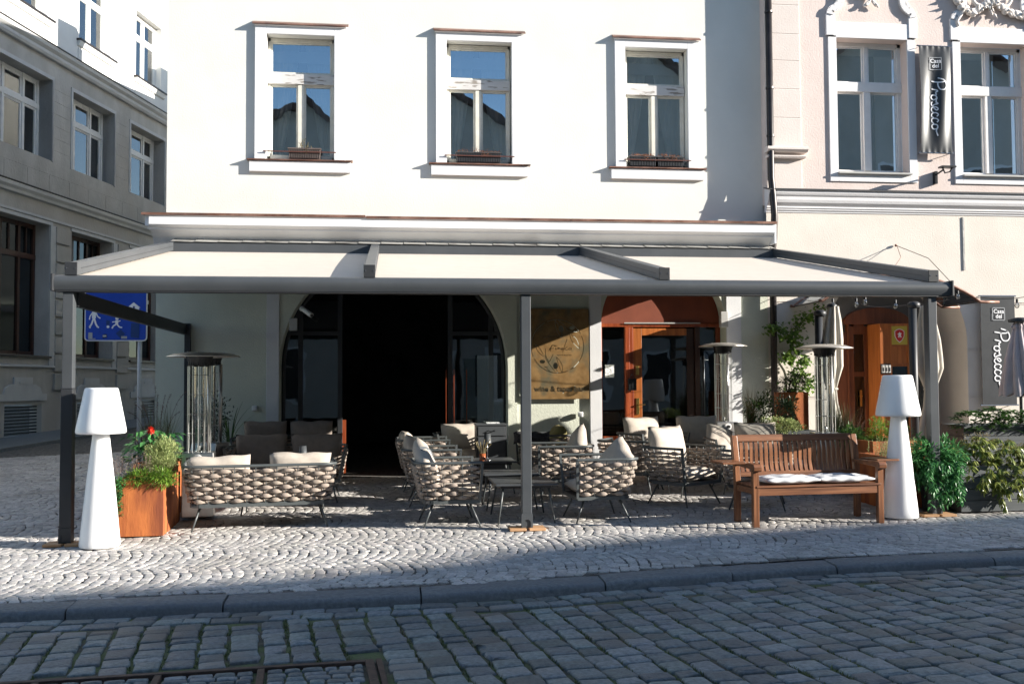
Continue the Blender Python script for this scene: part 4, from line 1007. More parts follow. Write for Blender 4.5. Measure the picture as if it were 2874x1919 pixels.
t = thing('wall_hook', 'rusty wall hook with two thin wires on the peach wall above the porch canopy', 'hook', (7.95, 14.78, 3.67))
b = MB(); b.ball((7.95,14.77,3.68),.022,8,5); b.tube([(7.95,14.79,3.68),(7.95,14.73,3.67)],.008,6); b.obj('hook', M['copper'], t)
b1 = MB(); b1.tube([(7.95,14.74,3.67),(7.72,14.2,3.42),(7.3,13.8,3.08)],.005,4); b1.obj('wire', M['copper'], t)
b1 = MB(); b1.tube([(7.95,14.74,3.67),(8.22,14.3,3.42),(8.3,13.8,2.98)],.005,4); b1.obj('wire', M['copper'], t)

opp_house('plain house opposite left of the gabled ones', -32, -12.5, 10.5, -22, 13.5, 5)
t = thing('low_sky_blocker', 'added unseen house blocking low sky light at the far right street end', 'building', (68, 5, -.3))  # out of view, added to keep low sky light from under the pergola
b = MB(); b.box(62,80,-7.4,14.6,-1.3,13.2); b.obj('wall', M['opp_wall'], t)
b = MB(); b.box(61.8,80,-7.5,14.7,13.2,13.6); b.obj('roof', M['opp_roof'], t)
# ============================================================ PERGOLA
PG = thing('awning_pergola', 'dark grey pergola with a retracting cream fabric roof in front of the white building', 'pergola', (1.4, 10.15, 0))
RX = [-3.06, -.19, 2.86, 5.85]
b = MB()
prof = [(10.245,2.462),(10.245,2.60),(10.20,2.612),(10.12,2.612),(10.075,2.60),(10.050,2.575),(10.042,2.54),(10.05,2.50),(10.07,2.462)]
b.prism(prof, -3.21, 6.03, 'X'); b.obj('front_beam', M['anthracite'], PG, auto=50)
b = MB(); b.box(-3.235,-3.21,10.03,10.255,2.45,2.62); b.box(6.03,6.055,10.03,10.255,2.45,2.62); b.each('end_cap', M['anthracite_dark'], PG, bevel=.006)
b = MB(); b.box(-3.2,6.02,10.075,10.225,2.448,2.462); b.obj('drip_profile', M['anthracite_dark'], PG)
for x, y in ((-3.09, 10.15), (1.40, 10.15), (5.84, 10.15)):
    g = gz(x, y)
    b = MB(); b.box(x-.05,x+.05,y-.05,y+.05,g+.035,2.45); p = b.obj('post', M['anthracite'], PG, bevel=.006)
    b = MB()
    # foot bracket with an arched notch
    n = 10; pl = [(x-.058,g+.03),(x-.058,g+.17),(x+.058,g+.17),(x+.058,g+.03)]+[(x+.034*math.cos(PI*k/n), g+.07+.034*math.sin(PI*k/n)) for k in range(n+1)]
    pl = [(x-.058,g+.03),(x-.058,g+.17),(x+.058,g+.17),(x+.058,g+.03),(x+.036,g+.03),(x+.036,g+.075)]+[(x+.036*math.cos(PI*k/n), g+.075+.036*math.sin(PI*k/n)) for k in range(1,n)]+[(x-.036,g+.075),(x-.036,g+.03)]
    b.prism(pl, y-.062, y-.051); b.box(x-.055,x+.055,y-.05,y+.05,g+.028,g+.036)
    for sx in (-.04,.04): b.lathe([(0,0),(.007,0),(.007,.004),(0,.004)], 8, (x+sx,0,0)) if False else None
    b.obj('foot', M['anthracite_dark'] if x < 0 else M['anthracite'], p)
    b = MB()
    for s in (-1,1): b.box(x+s*.10-.085,x+s*.10+.085,y-.12,y+.10,g+.002,g+.028)
    pd = b.obj('wood_pad', M['pad_wood'], p, bevel=.004)
b = MB(); x, y = -3.09, 10.15; g = gz(x, y)
b.box(x-.056,x+.056,y-.056,y+.056,g+.03,1.50); b.box(x-.056,x+.056,y-.056,y+.056,1.5,1.515); b.obj('post_sleeve', M['anthracite_dark'], PG, bevel=.01)
SL = .19
def fz(y): return 2.60+SL*(y-10.15)
for i, x in enumerate(RX):
    b = MB(); y0, y1 = 10.09, 14.42; w = .056
    vs = []
    for yy, zb, zt in ((y0,2.607,2.727),(y1,2.607+SL*(y1-y0),2.727+SL*(y1-y0))):
        vs += [(x-w,yy,zb),(x+w,yy,zb),(x+w,yy,zt),(x-w,yy,zt)]
    b.add(vs, [(0,1,2,3),(7,6,5,4),(0,4,5,1),(1,5,6,2),(2,6,7,3),(3,7,4,0)]); r = b.obj('rail', M['anthracite'], PG, bevel=.004)
    b = MB()
    for s in (-1, 1):
        b.bar((x+s*(w+.001),y0+.12,2.668+SL*.12),(x+s*(w+.001),y1,2.668+SL*(y1-y0)),.004,.006)
    b.obj('groove', M['anthracite_dark'], r)
    b = MB(); b.box(x-w-.002,x+w+.002,y0-.014,y0,2.607,2.735)
    b.obj('rail_cap', M['anthracite_dark'], r, bevel=.003)
    b = MB()
    for s in (-.04,.04): b.ball((x+s,y0-.015,2.675),.006,6,4)
    b.obj('bolt', M['silvermetal'], r)
for i in range(3):
    xa, xb = RX[i]+.001, RX[i+1]-.001
    def fn(u, v, xa=xa, xb=xb):
        y = 10.16+4.3*v; edge = .004*math.sin(y*30)*(abs(u-.5)*2)**12
        return (xa+(xb-xa)*u, y, fz(y)+.004-.022*math.sin(PI*u)*math.sin(PI*v)+edge)
    b = MB(); b.grid(fn, 24, 80); b.obj('fabric', M['fabric'], PG, smooth=True)
    b = MB(); b.grid(lambda u, v: (lambda p: (p[0], p[1], p[2]-.006))(fn(u, v)), 24, 40); b.obj('bounce_blocker', M['light_blocker'], PG, smooth=True)  # unseen dark sheet added under the fabric to cut bounced light below
    b = MB()
    if i == 2 or i == 1:
        x = RX[i]-.068 if i == 2 else RX[i+1]-.068
    b = MB(); x = RX[i+1]-.066
    for k in range(15): 
        ya = 10.22+.286*k; b.add([(x-.012,ya,fz(ya)+.006),(x+.008,ya,fz(ya)+.012),(x+.008,ya+.26,fz(ya+.26)+.012),(x-.012,ya+.26,fz(ya+.26)+.006)], [(0,1,2,3)])
    b.obj('fabric_edge', M['fabric'], PG)
b = MB(); b.box(RX[0],RX[3],14.42,14.78,3.40,3.545); b.obj('cassette', M['anthracite'], PG, bevel=.004)
b = MB()
x = -3.06; k = 0
while x < 5.85:
    x1 = min(x+.328, 5.86); k += 1; e = rnd.uniform(-.004,.004)
    def fn(u, v, x=x, x1=x1, e=e): return (x+.003+(x1-x-.006)*u, 14.40+.40*v, 3.552+.06*v+.085*v**2.2+e*v+.006*(1-u))
    b.grid(fn, 1, 8); x = x1
b.obj('hood', M['hood_grey'], PG)
b = MB(); b.box(-3.06,5.85,14.41,14.80,3.546,3.551); b.obj('hood_base', M['anthracite_dark'], PG)
b = MB(); b.bar((-3.05,10.21,2.385),(-2.90,14.74,2.335),.06,.15); b.obj('side_beam', M['anthracite_dark'], PG, bevel=.004)
b = MB(); b.box(-2.90,-2.82,14.70,14.78,.1,2.42); b.obj('wall_post', M['anthracite_dark'], PG)
# wall camera and vent near the big arch
t = thing('security_camera', 'white bullet camera mounted left of the big arch above a small box', 'security camera', (-1.25, 14.75, 2.6))
b = MB(); b.tube([(-1.22,14.70,2.62),(-1.10,14.55,2.53)], .035, 10); b.obj('housing', M['grey_pale'], t, smooth=False)
b = MB(); b.ball((-1.25,14.76,2.64),.04,10,6); b.tube([(-1.25,14.76,2.64),(-1.20,14.68,2.60)],.02,8); b.obj('mount', M['grey_pale'], t)
b = MB(); b.ball((-1.097,14.545,2.527),.022,10,6); b.obj('lens', M['blackmetal'], t)
b = MB(); b.box(-1.43,-1.32,14.73,14.80,2.32,2.50); tag(b.obj('junction_box', M['greyplastic'], bevel=.006), 'grey junction box on the edge of the big arch below the camera', 'box')
b = MB(); b.box(5.05,5.17,14.70,14.80,2.38,2.62); tag(b.obj('alarm_box', M['greyplastic'], bevel=.01), 'pale grey box on the right edge of the door arch above the heater', 'box')
for x, z, w in ((-1.96,1.16,.075),(2.83,1.03,.075)):
    b = MB(); b.box(x,x+w,14.75,14.80,z,z+.075); b.box(x+.01,x+w-.01,14.735,14.75,z+.01,z+.065)
    tag(b.obj('outdoor_socket', M['white_plastic'], bevel=.006), 'small white outdoor socket on the wall %s' % ('left of the big arch' if x < 0 else 'under the rusty metal sign'), 'socket')
b = MB(); b.lathe([(.0,0),(.03,0),(.028,.03),(.012,.04),(.012,.06),(0,.06)],10); b.v = [(.045+x, 14.72-z, 3.42+y) for x, y, z in b.v]
tag(b.obj('wall_fitting', M['greyplastic']), 'tiny metal fitting on the cove below the white cornice', 'fitting')

# ============================================================ SIGNS
# wine bar sign with real cut-outs
SG = thing('wine_bar_sign', 'rusty metal sign with cut out olives, circle and wine & tapas bar lettering beside the door', 'sign', (2.51, 14.75, 1.98))
SY = 14.755
sx0, sx1, sz0, sz1 = 2.02, 3.0, 1.30, 2.655
def sgn(px_, py_):      # sketch units -> wall
    return (sx0+(px_-200)/925*(sx1-sx0)*1.0, sz1-(py_-225)/1165*(sz1-sz0))
cut = MB()
cxs, czs = sgn(672, 710); rs = .405
n = 64
for k in range(n):
    if k % 16 == 4 and True: continue
    a0, a1 = 2*PI*k/n, 2*PI*(k+1)/n; pl = []
    for a, r in ((a0,rs),(a1,rs),(a1,rs-.010),(a0,rs-.010)): pl.append((cxs+r*math.cos(a), czs+r*math.sin(a)))
    cut.prism(pl, 14.71, 14.80)
def oval(px_, py_, w, h, rot=0):
    c = sgn(px_, py_); m_ = 14; pl = []
    for k in range(m_):
        a = 2*PI*k/m_; x = w*math.cos(a); z = h*math.sin(a); pl.append((c[0]+x*math.cos(rot)-z*math.sin(rot), c[1]+x*math.sin(rot)+z*math.cos(rot)))
    cut.prism(pl, 14.71, 14.80)
oval(728,485,.038,.052,.1); oval(885,472,.042,.030); oval(455,908,.040,.028); oval(643,962,.037,.050)
def stroke(pts, w=.008, k=4):
    p = smooth_path([(sgn(*q_)[0], 0, sgn(*q_)[1]) for q_ in pts], k)
    for i in range(len(p)-1):
        a, c = p[i], p[i+1]; d = (c-a); 
        if d.length < 1e-5: continue
        d.normalize(); s = Vector((d.z, 0, -d.x))*w/2; e = d*w*.12
        vs = []
        for yy in (14.71, 14.80):
            for v in (a-s-e, c-s+e, c+s+e, a+s-e): vs.append((v.x, yy, v.z))
        cut.add(vs, [(3,2,1,0),(4,5,6,7),(0,1,5,4),(1,2,6,5),(2,3,7,6),(3,0,4,7)])
for st_pts in ([(480,600),(560,580),(640,572),(735,590)], [(735,595),(680,540),(650,460),(640,372)], [(735,595),(735,540),(690,440),(640,372)],
               [(680,365),(760,430),(830,510),(960,525)], [(850,560),(880,640),(960,720),(995,740)], [(870,560),(950,620),(995,740)],
               [(640,1040),(570,960),(510,880),(490,820)], [(360,690),(380,760),(440,820),(480,840)], [(360,690),(420,740),(470,820)],
               [(500,740),(500,820),(540,900)], [(610,810),(560,900),(530,910)], [(735,1050),(690,960),(655,850)], [(740,1050),(740,960),(690,880),(655,850)],
               [(675,1050),(655,1010)], [(480,980),(530,975)], [(500,980),(560,1030)],
               # script name
               [(545,770),(600,700),(640,712)], [(570,775),(590,700),(660,705)], [(555,740),(620,735)], [(640,755),(650,725),(645,750),(665,745)],
               [(665,750),(685,725),(690,750),(700,730),(720,750)], [(735,730),(725,755),(745,745),(748,728),(750,755)], [(745,785),(770,720),(810,620)],
               [(770,745),(820,715)], [(775,740),(800,760),(830,745)], [(850,725),(835,750),(855,755),(868,728),(875,758)]):
    stroke(st_pts, .0085 if st_pts[0][0] < 740 else .008)
vs, fs = text_mesh('wine & tapas bar', .112, .04, .0040)
cc = sgn(690, 1262); cut.add([(cc[0]+v[0]*1.0, 14.755-v[2], cc[1]-.035+v[1]) for v in vs], fs)
vs, fs = text_mesh('wine & tapas bar', .034, .04, .0006)
cc = sgn(770, 822); cut.add([(cc[0]+v[0], 14.755-v[2], cc[1]-.012+v[1]) for v in vs], fs)
pb = MB(); pb.box(sx0, sx1, 14.752, 14.757, sz0, sz1)
panel = pb.obj('panel', M['brass_sign'], SG)
cuto = cut.obj('cutter', M['cutout'], None)
bm_ = panel.modifiers.new('cut', 'BOOLEAN'); bm_.operation = 'DIFFERENCE'; bm_.solver = 'EXACT'; bm_.use_self = True
inv = parent_matrix(SG).inverted()
cuto.data.transform(inv); cuto.matrix_world = parent_matrix(SG); bm_.object = cuto
bpy.context.view_layer.update(); dg = bpy.context.evaluated_depsgraph_get(); dg.update()
newme = bpy.data.meshes.new_from_object(panel.evaluated_get(dg)); panel.modifiers.clear()
print('SIGN faces', len(newme.polygons))
if len(newme.polygons) > 50: panel.data = newme
bpy.data.objects.remove(cuto)
b = MB()
for x in (sx0+.04, sx1-.04):
    for z in (sz0+.05, sz1-.05): b.tube([(x,14.757,z),(x,14.83,z)], .008, 6)
b.obj('standoff', M['blackmetal'], SG)

# blue street sign
SS = thing('street_sign', 'blue living street sign with white house and playing figures on a grey pole', 'street sign', (-4.0, 16.7, gz(-4,16.7)))
b = MB(); b.tube([(-4.0,16.74,.1),(-4.0,16.74,3.0)], .036, 12); b.obj('pole', M['pole'], SS, smooth=True)
x0, x1, z0, z1 = -4.845, -3.875, 2.25, 3.12
def rrect(x0, x1, z0, z1, r, n=5):
    pl = []
    for cx, cz, a0 in ((x1-r,z0+r,-PI/2),(x1-r,z1-r,0),(x0+r,z1-r,PI/2),(x0+r,z0+r,PI)):
        for k in range(n+1): a = a0+PI/2*k/n; pl.append((cx+r*math.cos(a), cz+r*math.sin(a)))
    return pl
b = MB(); b.prism(rrect(x0,x1,z0,z1,.06), 16.68, 16.70); b.box(-3.872,-3.862,16.68,16.70,2.85,2.91); sp = b.obj('rim', M['grey_pale'], SS)
b = MB(); b.prism(rrect(x0+.018,x1-.018,z0+.018,z1-.018,.045), 16.676, 16.681); b.obj('panel', M['sign_blue'], SS)
def on_sign(px_, py_): # zoom pixels of the sign (340..1030, 1020..1560)
    return (x0+(px_-345)/690*(x1-x0), z0+(1560-py_)/3.92/ (957-818) * .80)
def sgpoly(pts, mat, nm, dy=0):
    b = MB(); b.prism([on_sign(*p) for p in pts], 16.672-dy, 16.677-dy); return b
ic = MB()
for poly in ([(815,1190),(885,1132),(960,1192),(945,1192),(945,1240),(830,1240),(830,1190)],):
    ic.prism([on_sign(*p) for p in poly], 16.671, 16.677)
def limb(pts, w):
    for i in range(len(pts)-1):
        a, c = on_sign(*pts[i]), on_sign(*pts[i+1]); ic.bar((a[0],16.674,a[1]),(c[0],16.674,c[1]), w, .006, (0,1,0))
def disc(c, r):
    c = on_sign(*c); ic.prism([(c[0]+r*math.cos(2*PI*k/16), c[1]+r*math.sin(2*PI*k/16)) for k in range(16)], 16.671, 16.677)
ic.obj('house_symbol', M['white_print'], SS); ic = MB()
# adult
disc((450,1215),.032); limb([(450,1235),(448,1310)], .058); limb([(444,1310),(425,1370),(400,1408),(415,1412)], .026); limb([(452,1310),(470,1370),(490,1405),(505,1408)], .026); limb([(430,1250),(405,1290),(400,1325)], .018); limb([(470,1250),(490,1290),(520,1310)], .018)
ic.obj('walking_figure', M['white_print'], SS); ic = MB()
# running child and ball
disc((703,1310),.026); limb([(700,1330),(700,1372)], .044); limb([(698,1372),(665,1390),(648,1420)], .022); limb([(704,1375),(730,1405),(760,1410)], .022); limb([(690,1345),(650,1350)], .015); limb([(710,1345),(740,1335)], .015)
ic.obj('running_child', M['white_print'], SS); ic = MB(); disc((604,1402),.022); ic.obj('ball', M['white_print'], SS)
b = MB()
for poly in ([(860,1360),(950,1365),(945,1525),(855,1515)], [(690,1475),(745,1430),(795,1480),(745,1530)], [(585,1330),(625,1335),(620,1385),(585,1380)], [(878,1175),(898,1175),(898,1200),(878,1200)]):
    b = MB(); b.prism([on_sign(*p) for p in poly], 16.669, 16.673); b.obj('dark_sticker', M['sign_dark'], SS)
b = MB(); b.prism([on_sign(*p) for p in [(752,1505),(815,1505),(815,1532),(752,1532)]], 16.667, 16.671); b.prism([on_sign(*p) for p in [(390,1465),(435,1465),(435,1530),(468,1528),(468,1538),(390,1538)]], 16.668, 16.672); b.obj('light_sticker', M['grey_print'], SS)
b = MB(); b.prism([on_sign(*p) for p in [(545,1490),(588,1480),(595,1520),(550,1528)]], 16.667, 16.671); bsx = b.obj('black_sticker', M['blackmetal'], SS)
vs, fs = text_mesh('SER', .038, .001, .0008); c = on_sign(570, 1512); b = MB(); b.add([(c[0]+v[0], 16.666-v[2], c[1]+v[1]) for v in vs], fs); b.obj('lettering', M['white_print'], bsx)

# banners "Prosecco" reading downwards
PRO = [ # handwriting strokes, x to the right along the word (0..~100), y up
 [(2,19),(6,21),(7,14),(6,8),(5,3)], [(0,12),(4,21),(12,24),(18,21),(18,15),(12,12),(6,12)],
 [(17,3),(19,10),(21,11),(22,9),(25,9),(26,10)], [(31,10),(27,8),(27,3),(31,2),(34,6),(31,10),(34,9),(37,9)], [(37,8),(40,11),(41,7),(43,3),(39,2),(37,4)],
 [(43,4),(47,6),(50,9),(48,11),(45,8),(46,3),(50,2),(54,5)], [(60,9),(57,11),(54,8),(55,3),(59,2),(62,5)], [(69,9),(66,11),(63,8),(63,3),(67,2),(71,5)],
 [(77,10),(73,9),(72,4),(75,2),(79,4),(79,8),(77,10),(82,8),(90,10)]]
def banner(name, x0, x1, z0, z1, y, label, fold):
    t = thing(name, label, 'banner', ((x0+x1)/2, y, z0), 0, 'black wine bar banners')
    W = x1-x0; H = z1-z0
    def yy(u, v):
        if fold == 0: return y
        d = .020*math.sin(PI*v)**.7*(math.sin(5.6*u+2.4*(1-v)*u+2.6)+.45*math.sin(11*u-2.2*v+1.2)) + .012*math.sin(PI*v)
        d += .004*math.sin(34*u)*(math.exp(-v*30)+math.exp(-(1-v)*30))
        return y-d*fold
    def P(u, v, off=0.0): return (x0+W*u + (.012*math.sin(PI*v)*(1 if u < .5 else -1)*abs(u-.5)*2*(1 if fold else 0)), yy(u, v)-off, z0+H*v)
    b = MB(); b.grid(P, 36, 60); b.obj('cloth', M['black_vinyl'], t, smooth=True)
    b = MB(); b.tube([(x0-.03,y+.01,z0-.005),(x1+.03,y+.01,z0-.005)], .012, 8); b.tube([(x0-.03,y+.01,z1+.005),(x1+.03,y+.01,z1+.005)], .012, 8)
    for z in (z0, z1):
        for x in (x0+.02, x1-.02): b.tube([(x,y+.01,z),(x,14.8,z)], .006, 5)
    b.obj('rod', M['silvermetal'], t)
    # frame logo box + words
    b = MB(); 
    def uv_quad(u0, v0, u1, v1):
        b.grid(lambda a, c: P(u0+(u1-u0)*a, v0+(v1-v0)*c, .010), 3, 3)
    def ribbon(pts, w):
        pts = smooth_path([(p[0], p[1], 0) for p in pts], 6)
        vs = []; 
        for i, p in enumerate(pts):
            d = (pts[min(i+1, len(pts)-1)]-pts[max(i-1, 0)]); d.normalize(); s = Vector((-d.y, d.x, 0))*w/2
            for q_ in (p-s, p+s): vs.append(P(q_.x/W, q_.y/H, .008))
        b.add(vs, [(2*i, 2*i+1, 2*i+3, 2*i+2) for i in range(len(pts)-1)])
    for st_ in PRO:
        # word x -> downwards, word y -> to the right
        L = H*.545/90
        ribbon([(W*.32+p[1]*W*.021, H*.70-p[0]*L) for p in st_], .019)
    b.obj('script', M['white_print'], t)
    b = MB(); lw = .010
    u0, u1, v0, v1 = .33, .70, .775, .895
    for a, c, d, e in ((u0,v0,u1,v0+lw/H),(u0,v1-lw/H,u1,v1),(u0,v0,u0+lw/W,v1),(u1-lw/W,v0,u1,v1)): uv_quad(a, c, d, e)
    b.obj('logo_frame', M['grey_print'], t)
    b = MB()
    for word, vv in (('Casa', .842), ('del', .797)):
        vs, fs = text_mesh(word, .092, .0, .0015)
        b.add([P(.515+v[0]/W, vv+v[1]/H, .013) for v in vs], fs)
    b.obj('logo_words', M['white_print'], t)
    return t
banner('wall_banner', 8.345, 8.875, 5.145, 6.85, 14.66, 'creased black Casa del Prosecco banner between the pink building windows', 1.0)
banner('wall_banner', 9.31, 9.89, 1.16, 2.88, 14.70, 'flat black Casa del Prosecco banner on the ground floor wall right of the porch', 0.0)

# ============================================================ FURNITURE
def u_path(w, d, r, step=.02):
    """U-shaped plan: open towards -y; returns list of (point, normal, s)"""
    pts = []
    hw, hd = w/2, d/2
    def seg(a, b_):
        a = Vector(a); b_ = Vector(b_); n = max(1, int((b_-a).length/step))
        return [a+(b_-a)*i/n for i in range(n)]
    pts += seg((-hw,-hd), (-hw,hd-r))
    n = max(5, int(r*PI/2/step))
    pts += [Vector((-hw+r-r*math.cos(PI/2*k/n), hd-r+r*math.sin(PI/2*k/n))) for k in range(n)]
    pts += seg((-hw+r,hd), (hw-r,hd))
    pts += [Vector((hw-r+r*math.sin(PI/2*k/n), hd-r+r*math.cos(PI/2*k/n))) for k in range(n)]
    pts += seg((hw,hd-r), (hw,-hd)); pts.append(Vector((hw,-hd)))
    s = [0]
    for i in range(1, len(pts)): s.append(s[-1]+(pts[i]-pts[i-1]).length)
    return pts, s
def path_at(pts, s, q):
    q = max(0, min(q, s[-1]-1e-6)); 
    i = int(np.searchsorted(s, q, side='right'))-1; i = min(i, len(pts)-2); t = (q-s[i])/(s[i+1]-s[i]); p = pts[i].lerp(pts[i+1], t)
    d = (pts[min(i+2,len(pts)-1)]-pts[max(i-1,0)]).normalized(); return p, Vector((-d.y, d.x))
def woven_seat(name, w, d, label, cat, group, nseat=1, cush='cushion', high=False, simple=False):
    t = thing(name, label, cat, (0,0,0), 0, group)
    zb, zt = .262, .668; r = .17
    top, st_ = u_path(w, d, r); bot, sb = u_path(w-.16, d-.12, r*.75)
    bot = [p+Vector((0, -.04)) for p in bot]
    for p in bot: pass
    F = MB()
    F.tube([(p.x,p.y,zt) for p in top], .0155, 8)
    for i in range(len(bot)-1):
        if i % 3 == 0:
            j = min(i+3, len(bot)-1); F.bar((bot[i].x,bot[i].y,zb),(bot[j].x,bot[j].y,zb), .022, .040)
    F.bar((bot[0].x,bot[0].y,zb),(bot[-1].x,bot[-1].y,zb), .03, .035)
    for a, c in ((bot[0],top[0]),(bot[-1],top[-1])): F.bar((a.x,a.y,zb),(c.x,c.y,zt+.012), .026, .026, (1,0,0))
    # vertical bars and woven straps share the same stations
    nb = int(round(st_[-1]/.108)); 
    def at(q, v):
        a, na = path_at(top, st_, q*st_[-1]); c, nc = path_at(bot, sb, q*sb[-1]); p = c.lerp(a, v); n = nc.lerp(na, v).normalized()
        return p, n
    for k in range(1, nb):
        p, n = at(k/nb, 1); c, _ = at(k/nb, 0); F.tube([(c.x,c.y,zb),(p.x,p.y,zt)], .0048, 5)
    F.obj('frame', M['frame'], t, world=False, auto=40)
    W = MB(); rows = 8; sh = (zt-zb-.052)/rows
    sub = 8 if not simple else 5
    sec = [(math.cos(a)*abs(math.cos(a))**-.25 if abs(math.cos(a)) > 1e-3 else 0, math.sin(a)) for a in [2*PI*k/8 for k in range(8)]]
    for rr in range(rows):
        rj = random.Random(rr*7+3); jit_ = [rj.uniform(.86,1.10) for _ in range(nb*2+4)]
        z = zb+.020+sh*(rr+.5); v = (z-zb)/(zt-zb); m = nb*sub; vs = []
        q0 = .012; 
        for i in range(m+1):
            q = q0+(1-2*q0)*i/m; ph = q*nb+rr
            p, n = at(q, v); o = math.cos(PI*ph); sg = 1 if o > 0 else -1; o = sg*min(1, abs(o)**.6*1.02)
            fat = (.62+.38*o) if o > 0 else (.62-.08*o)
            fat *= jit_[int(ph+.5)]
            c = p+n*(o*.020)
            for (a_, b_) in sec: vs.append((c.x+n.x*a_*.0098*fat, c.y+n.y*a_*.0098*fat, z+b_*sh*.50*fat+.003*o))
        fs = [(i*8+k, i*8+(k+1) % 8, (i+1)*8+(k+1) % 8, (i+1)*8+k) for i in range(m) for k in range(8)]
        fs.append(tuple(range(7,-1,-1))); fs.append(tuple(m*8+k for k in range(8)))
        W.add(vs, fs)
    W.obj('weave', M['weave'], t, world=False, smooth=True)
    hw, hd = (w-.16)/2, (d-.12)/2
    for sx in (-1, 1):
        for sy in (-1, 1):
            L = MB(); L.tube([(sx*(hw-.10), sy*(hd-.10)-.04, zb), (sx*(hw-.015), sy*(hd+.01)-.04, .0)], [.0135,.0085], 8); L.obj('leg', M['frame'], t, world=False, smooth=True)
    S = MB(); S.box(-hw+.01,hw-.01,-hd-.03,hd-.05,zb-.01,zb+.02); S.obj('seat_base', M['anthracite_dark'], t, world=False)
    cw = (w-.20)/nseat; S = MB()
    for i in range(nseat):
        x = -w/2+.10+cw*(i+.5); S.pillow(cw-.01, d-.12, .17, Matrix.Translation((x, -.05, zb+.10)) @ Matrix.Rotation(PI/2, 4, 'X'), 10, 0, i)
    S.obj('seat_cushion', M[cush], t, world=False, smooth=True, merge=True)
    return t
def back_cushion(t, x, w, h, z, y, tilt=14, yaw=0, mat='cushion', seed=1, roll=0, thick=.17, stripe=False):
    S = MB(); S.pillow(w, h, thick, Matrix.Translation((x, y, z)) @ Matrix.Rotation(R(yaw), 4, 'Z') @ Matrix.Rotation(R(roll), 4, 'Y') @ Matrix.Rotation(R(-tilt), 4, 'X'), 14, .007, seed)
    return S.obj('back_cushion', M[mat], t, world=False, smooth=True, merge=True)
def place(t, x, y, rz): t.location = (x, y, gz(x, y)); t.rotation_euler = (math.atan(GY), -math.atan(GX), 0) if False else (0, 0, R(rz))
# front sofa, its back to the street
GRP_S = 'woven lounge sofas'; GRP_C = 'woven lounge armchairs'
s1 = woven_seat('lounge_sofa', 1.56, .74, 'woven two seat front row sofa with pale cushions, its back to the street', 'sofa', GRP_S, 2)
place(s1, -1.35, 10.90, 180+7.5)
for i, (x, sd, tl) in enumerate(((.42, 3, 16), (-.40, 5, 12))):
    back_cushion(s1, x, .64, .42, .585 if i else .57, .20, tl, 0, 'cushion', sd, roll=(-1.5 if i else 1.5))
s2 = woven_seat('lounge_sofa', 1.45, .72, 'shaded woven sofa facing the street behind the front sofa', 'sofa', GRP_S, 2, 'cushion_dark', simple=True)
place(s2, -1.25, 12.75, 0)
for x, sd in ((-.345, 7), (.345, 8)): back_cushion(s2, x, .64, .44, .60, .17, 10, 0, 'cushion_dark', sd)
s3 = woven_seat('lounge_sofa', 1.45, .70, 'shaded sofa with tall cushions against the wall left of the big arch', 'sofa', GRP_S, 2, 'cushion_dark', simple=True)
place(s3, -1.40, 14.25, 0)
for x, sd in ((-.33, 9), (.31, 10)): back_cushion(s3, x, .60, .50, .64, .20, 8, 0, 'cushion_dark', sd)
proto = woven_seat('lounge_armchair', .80, .69, 'x', 'armchair', GRP_C, 1)
chairs = [  # x, y, rotation, label, cushion(seat-local: x w h z y tilt yaw mat)
 (.60, 10.68, 93, 'woven armchair in the front row left of the middle post, striped cushion, facing right', ('cushion', .50, .44, .62, .20, 24, 8, -30)),
 (.50, 12.10, 90, 'second woven armchair of the left row, facing right, behind the front one', ('cushion', .50, .42, .60, .19, 22, -6, 14)),
 (.45, 13.45, 90, 'third woven armchair of the left row, facing right, nearest the dark doorway', ('cushion', .48, .40, .58, .19, 20, 5, 0)),
 (2.27, 10.64, -87, 'woven armchair in the front row right of the middle post, pointed cushion, facing left', ('cushion', .46, .46, .60, .19, 24, 10, 38)),
 (2.12, 12.15, -90, 'second woven armchair of the right row, facing left, with a cushion standing on its corner', ('cushion', .46, .46, .62, .18, 22, -12, 40)),
 (2.15, 13.75, -90, 'rearmost woven armchair of the right row below the rusty sign', ('olive_cushion', .55, .36, .62, .18, 20, 0, 0)),
 (3.62, 13.55, 22, 'shaded armchair facing the street with pale upright cushion in front of the wooden door', ('cushion', .62, .46, .66, .20, 10, 0, 0)),
 (3.45, 11.55, 34, 'shaded armchair with big pale cushion, nearest of the two left of the bench back', ('cushion', .60, .50, .66, .20, 12, 0, 0)),
 (4.32, 13.60, -10, 'shaded armchair with pale cushion right of the wooden door, nearest the steel heater', ('cushion', .58, .46, .66, .18, 10, 0, 0)),
 (1.05, 14.20, 4, 'armchair by the dark doorway beside the charcoal cabinet, cushion lit on top', ('cushion', .58, .42, .60, .18, 12, 0, 0)),
]
KID = KIDS(proto)
for i, (x, y, rz, lab, cu) in enumerate(chairs):
    if i == 0: t = proto
    else:
        t = proto.copy(); COL.objects.link(t)
        for ch in KID:
            c = ch.copy(); COL.objects.link(c); c.parent = t
    t['label'] = lab; place(t, x, y, rz)
    m, w, h, z, yb_, tl, yw, rl = cu
    bc = back_cushion(t, 0, w, h, z, yb_, tl, yw, m, 20+i, roll=rl, thick=.20)
    if i == 0:
        S = MB(); Mx = Matrix.Translation((.0, yb_, z)) @ Matrix.Rotation(R(yw), 4, 'Z') @ Matrix.Rotation(R(rl), 4, 'Y') @ Matrix.Rotation(R(-tl), 4, 'X')
        def fn(u, v):
            uu, vv = (.02+.16*u)-.05, -1+2*v
            e = max(0,(1-abs(uu*2)**3.2))**.5*max(0,(1-abs(vv)**3.2))**.5
            return tuple(Mx @ Vector((uu*w, -.105*e-.003, vv*h/2*.98)))
        S.grid(fn, 4, 14); S.obj('stripe', M['cushion_stripe'], bc, world=False, smooth=True)
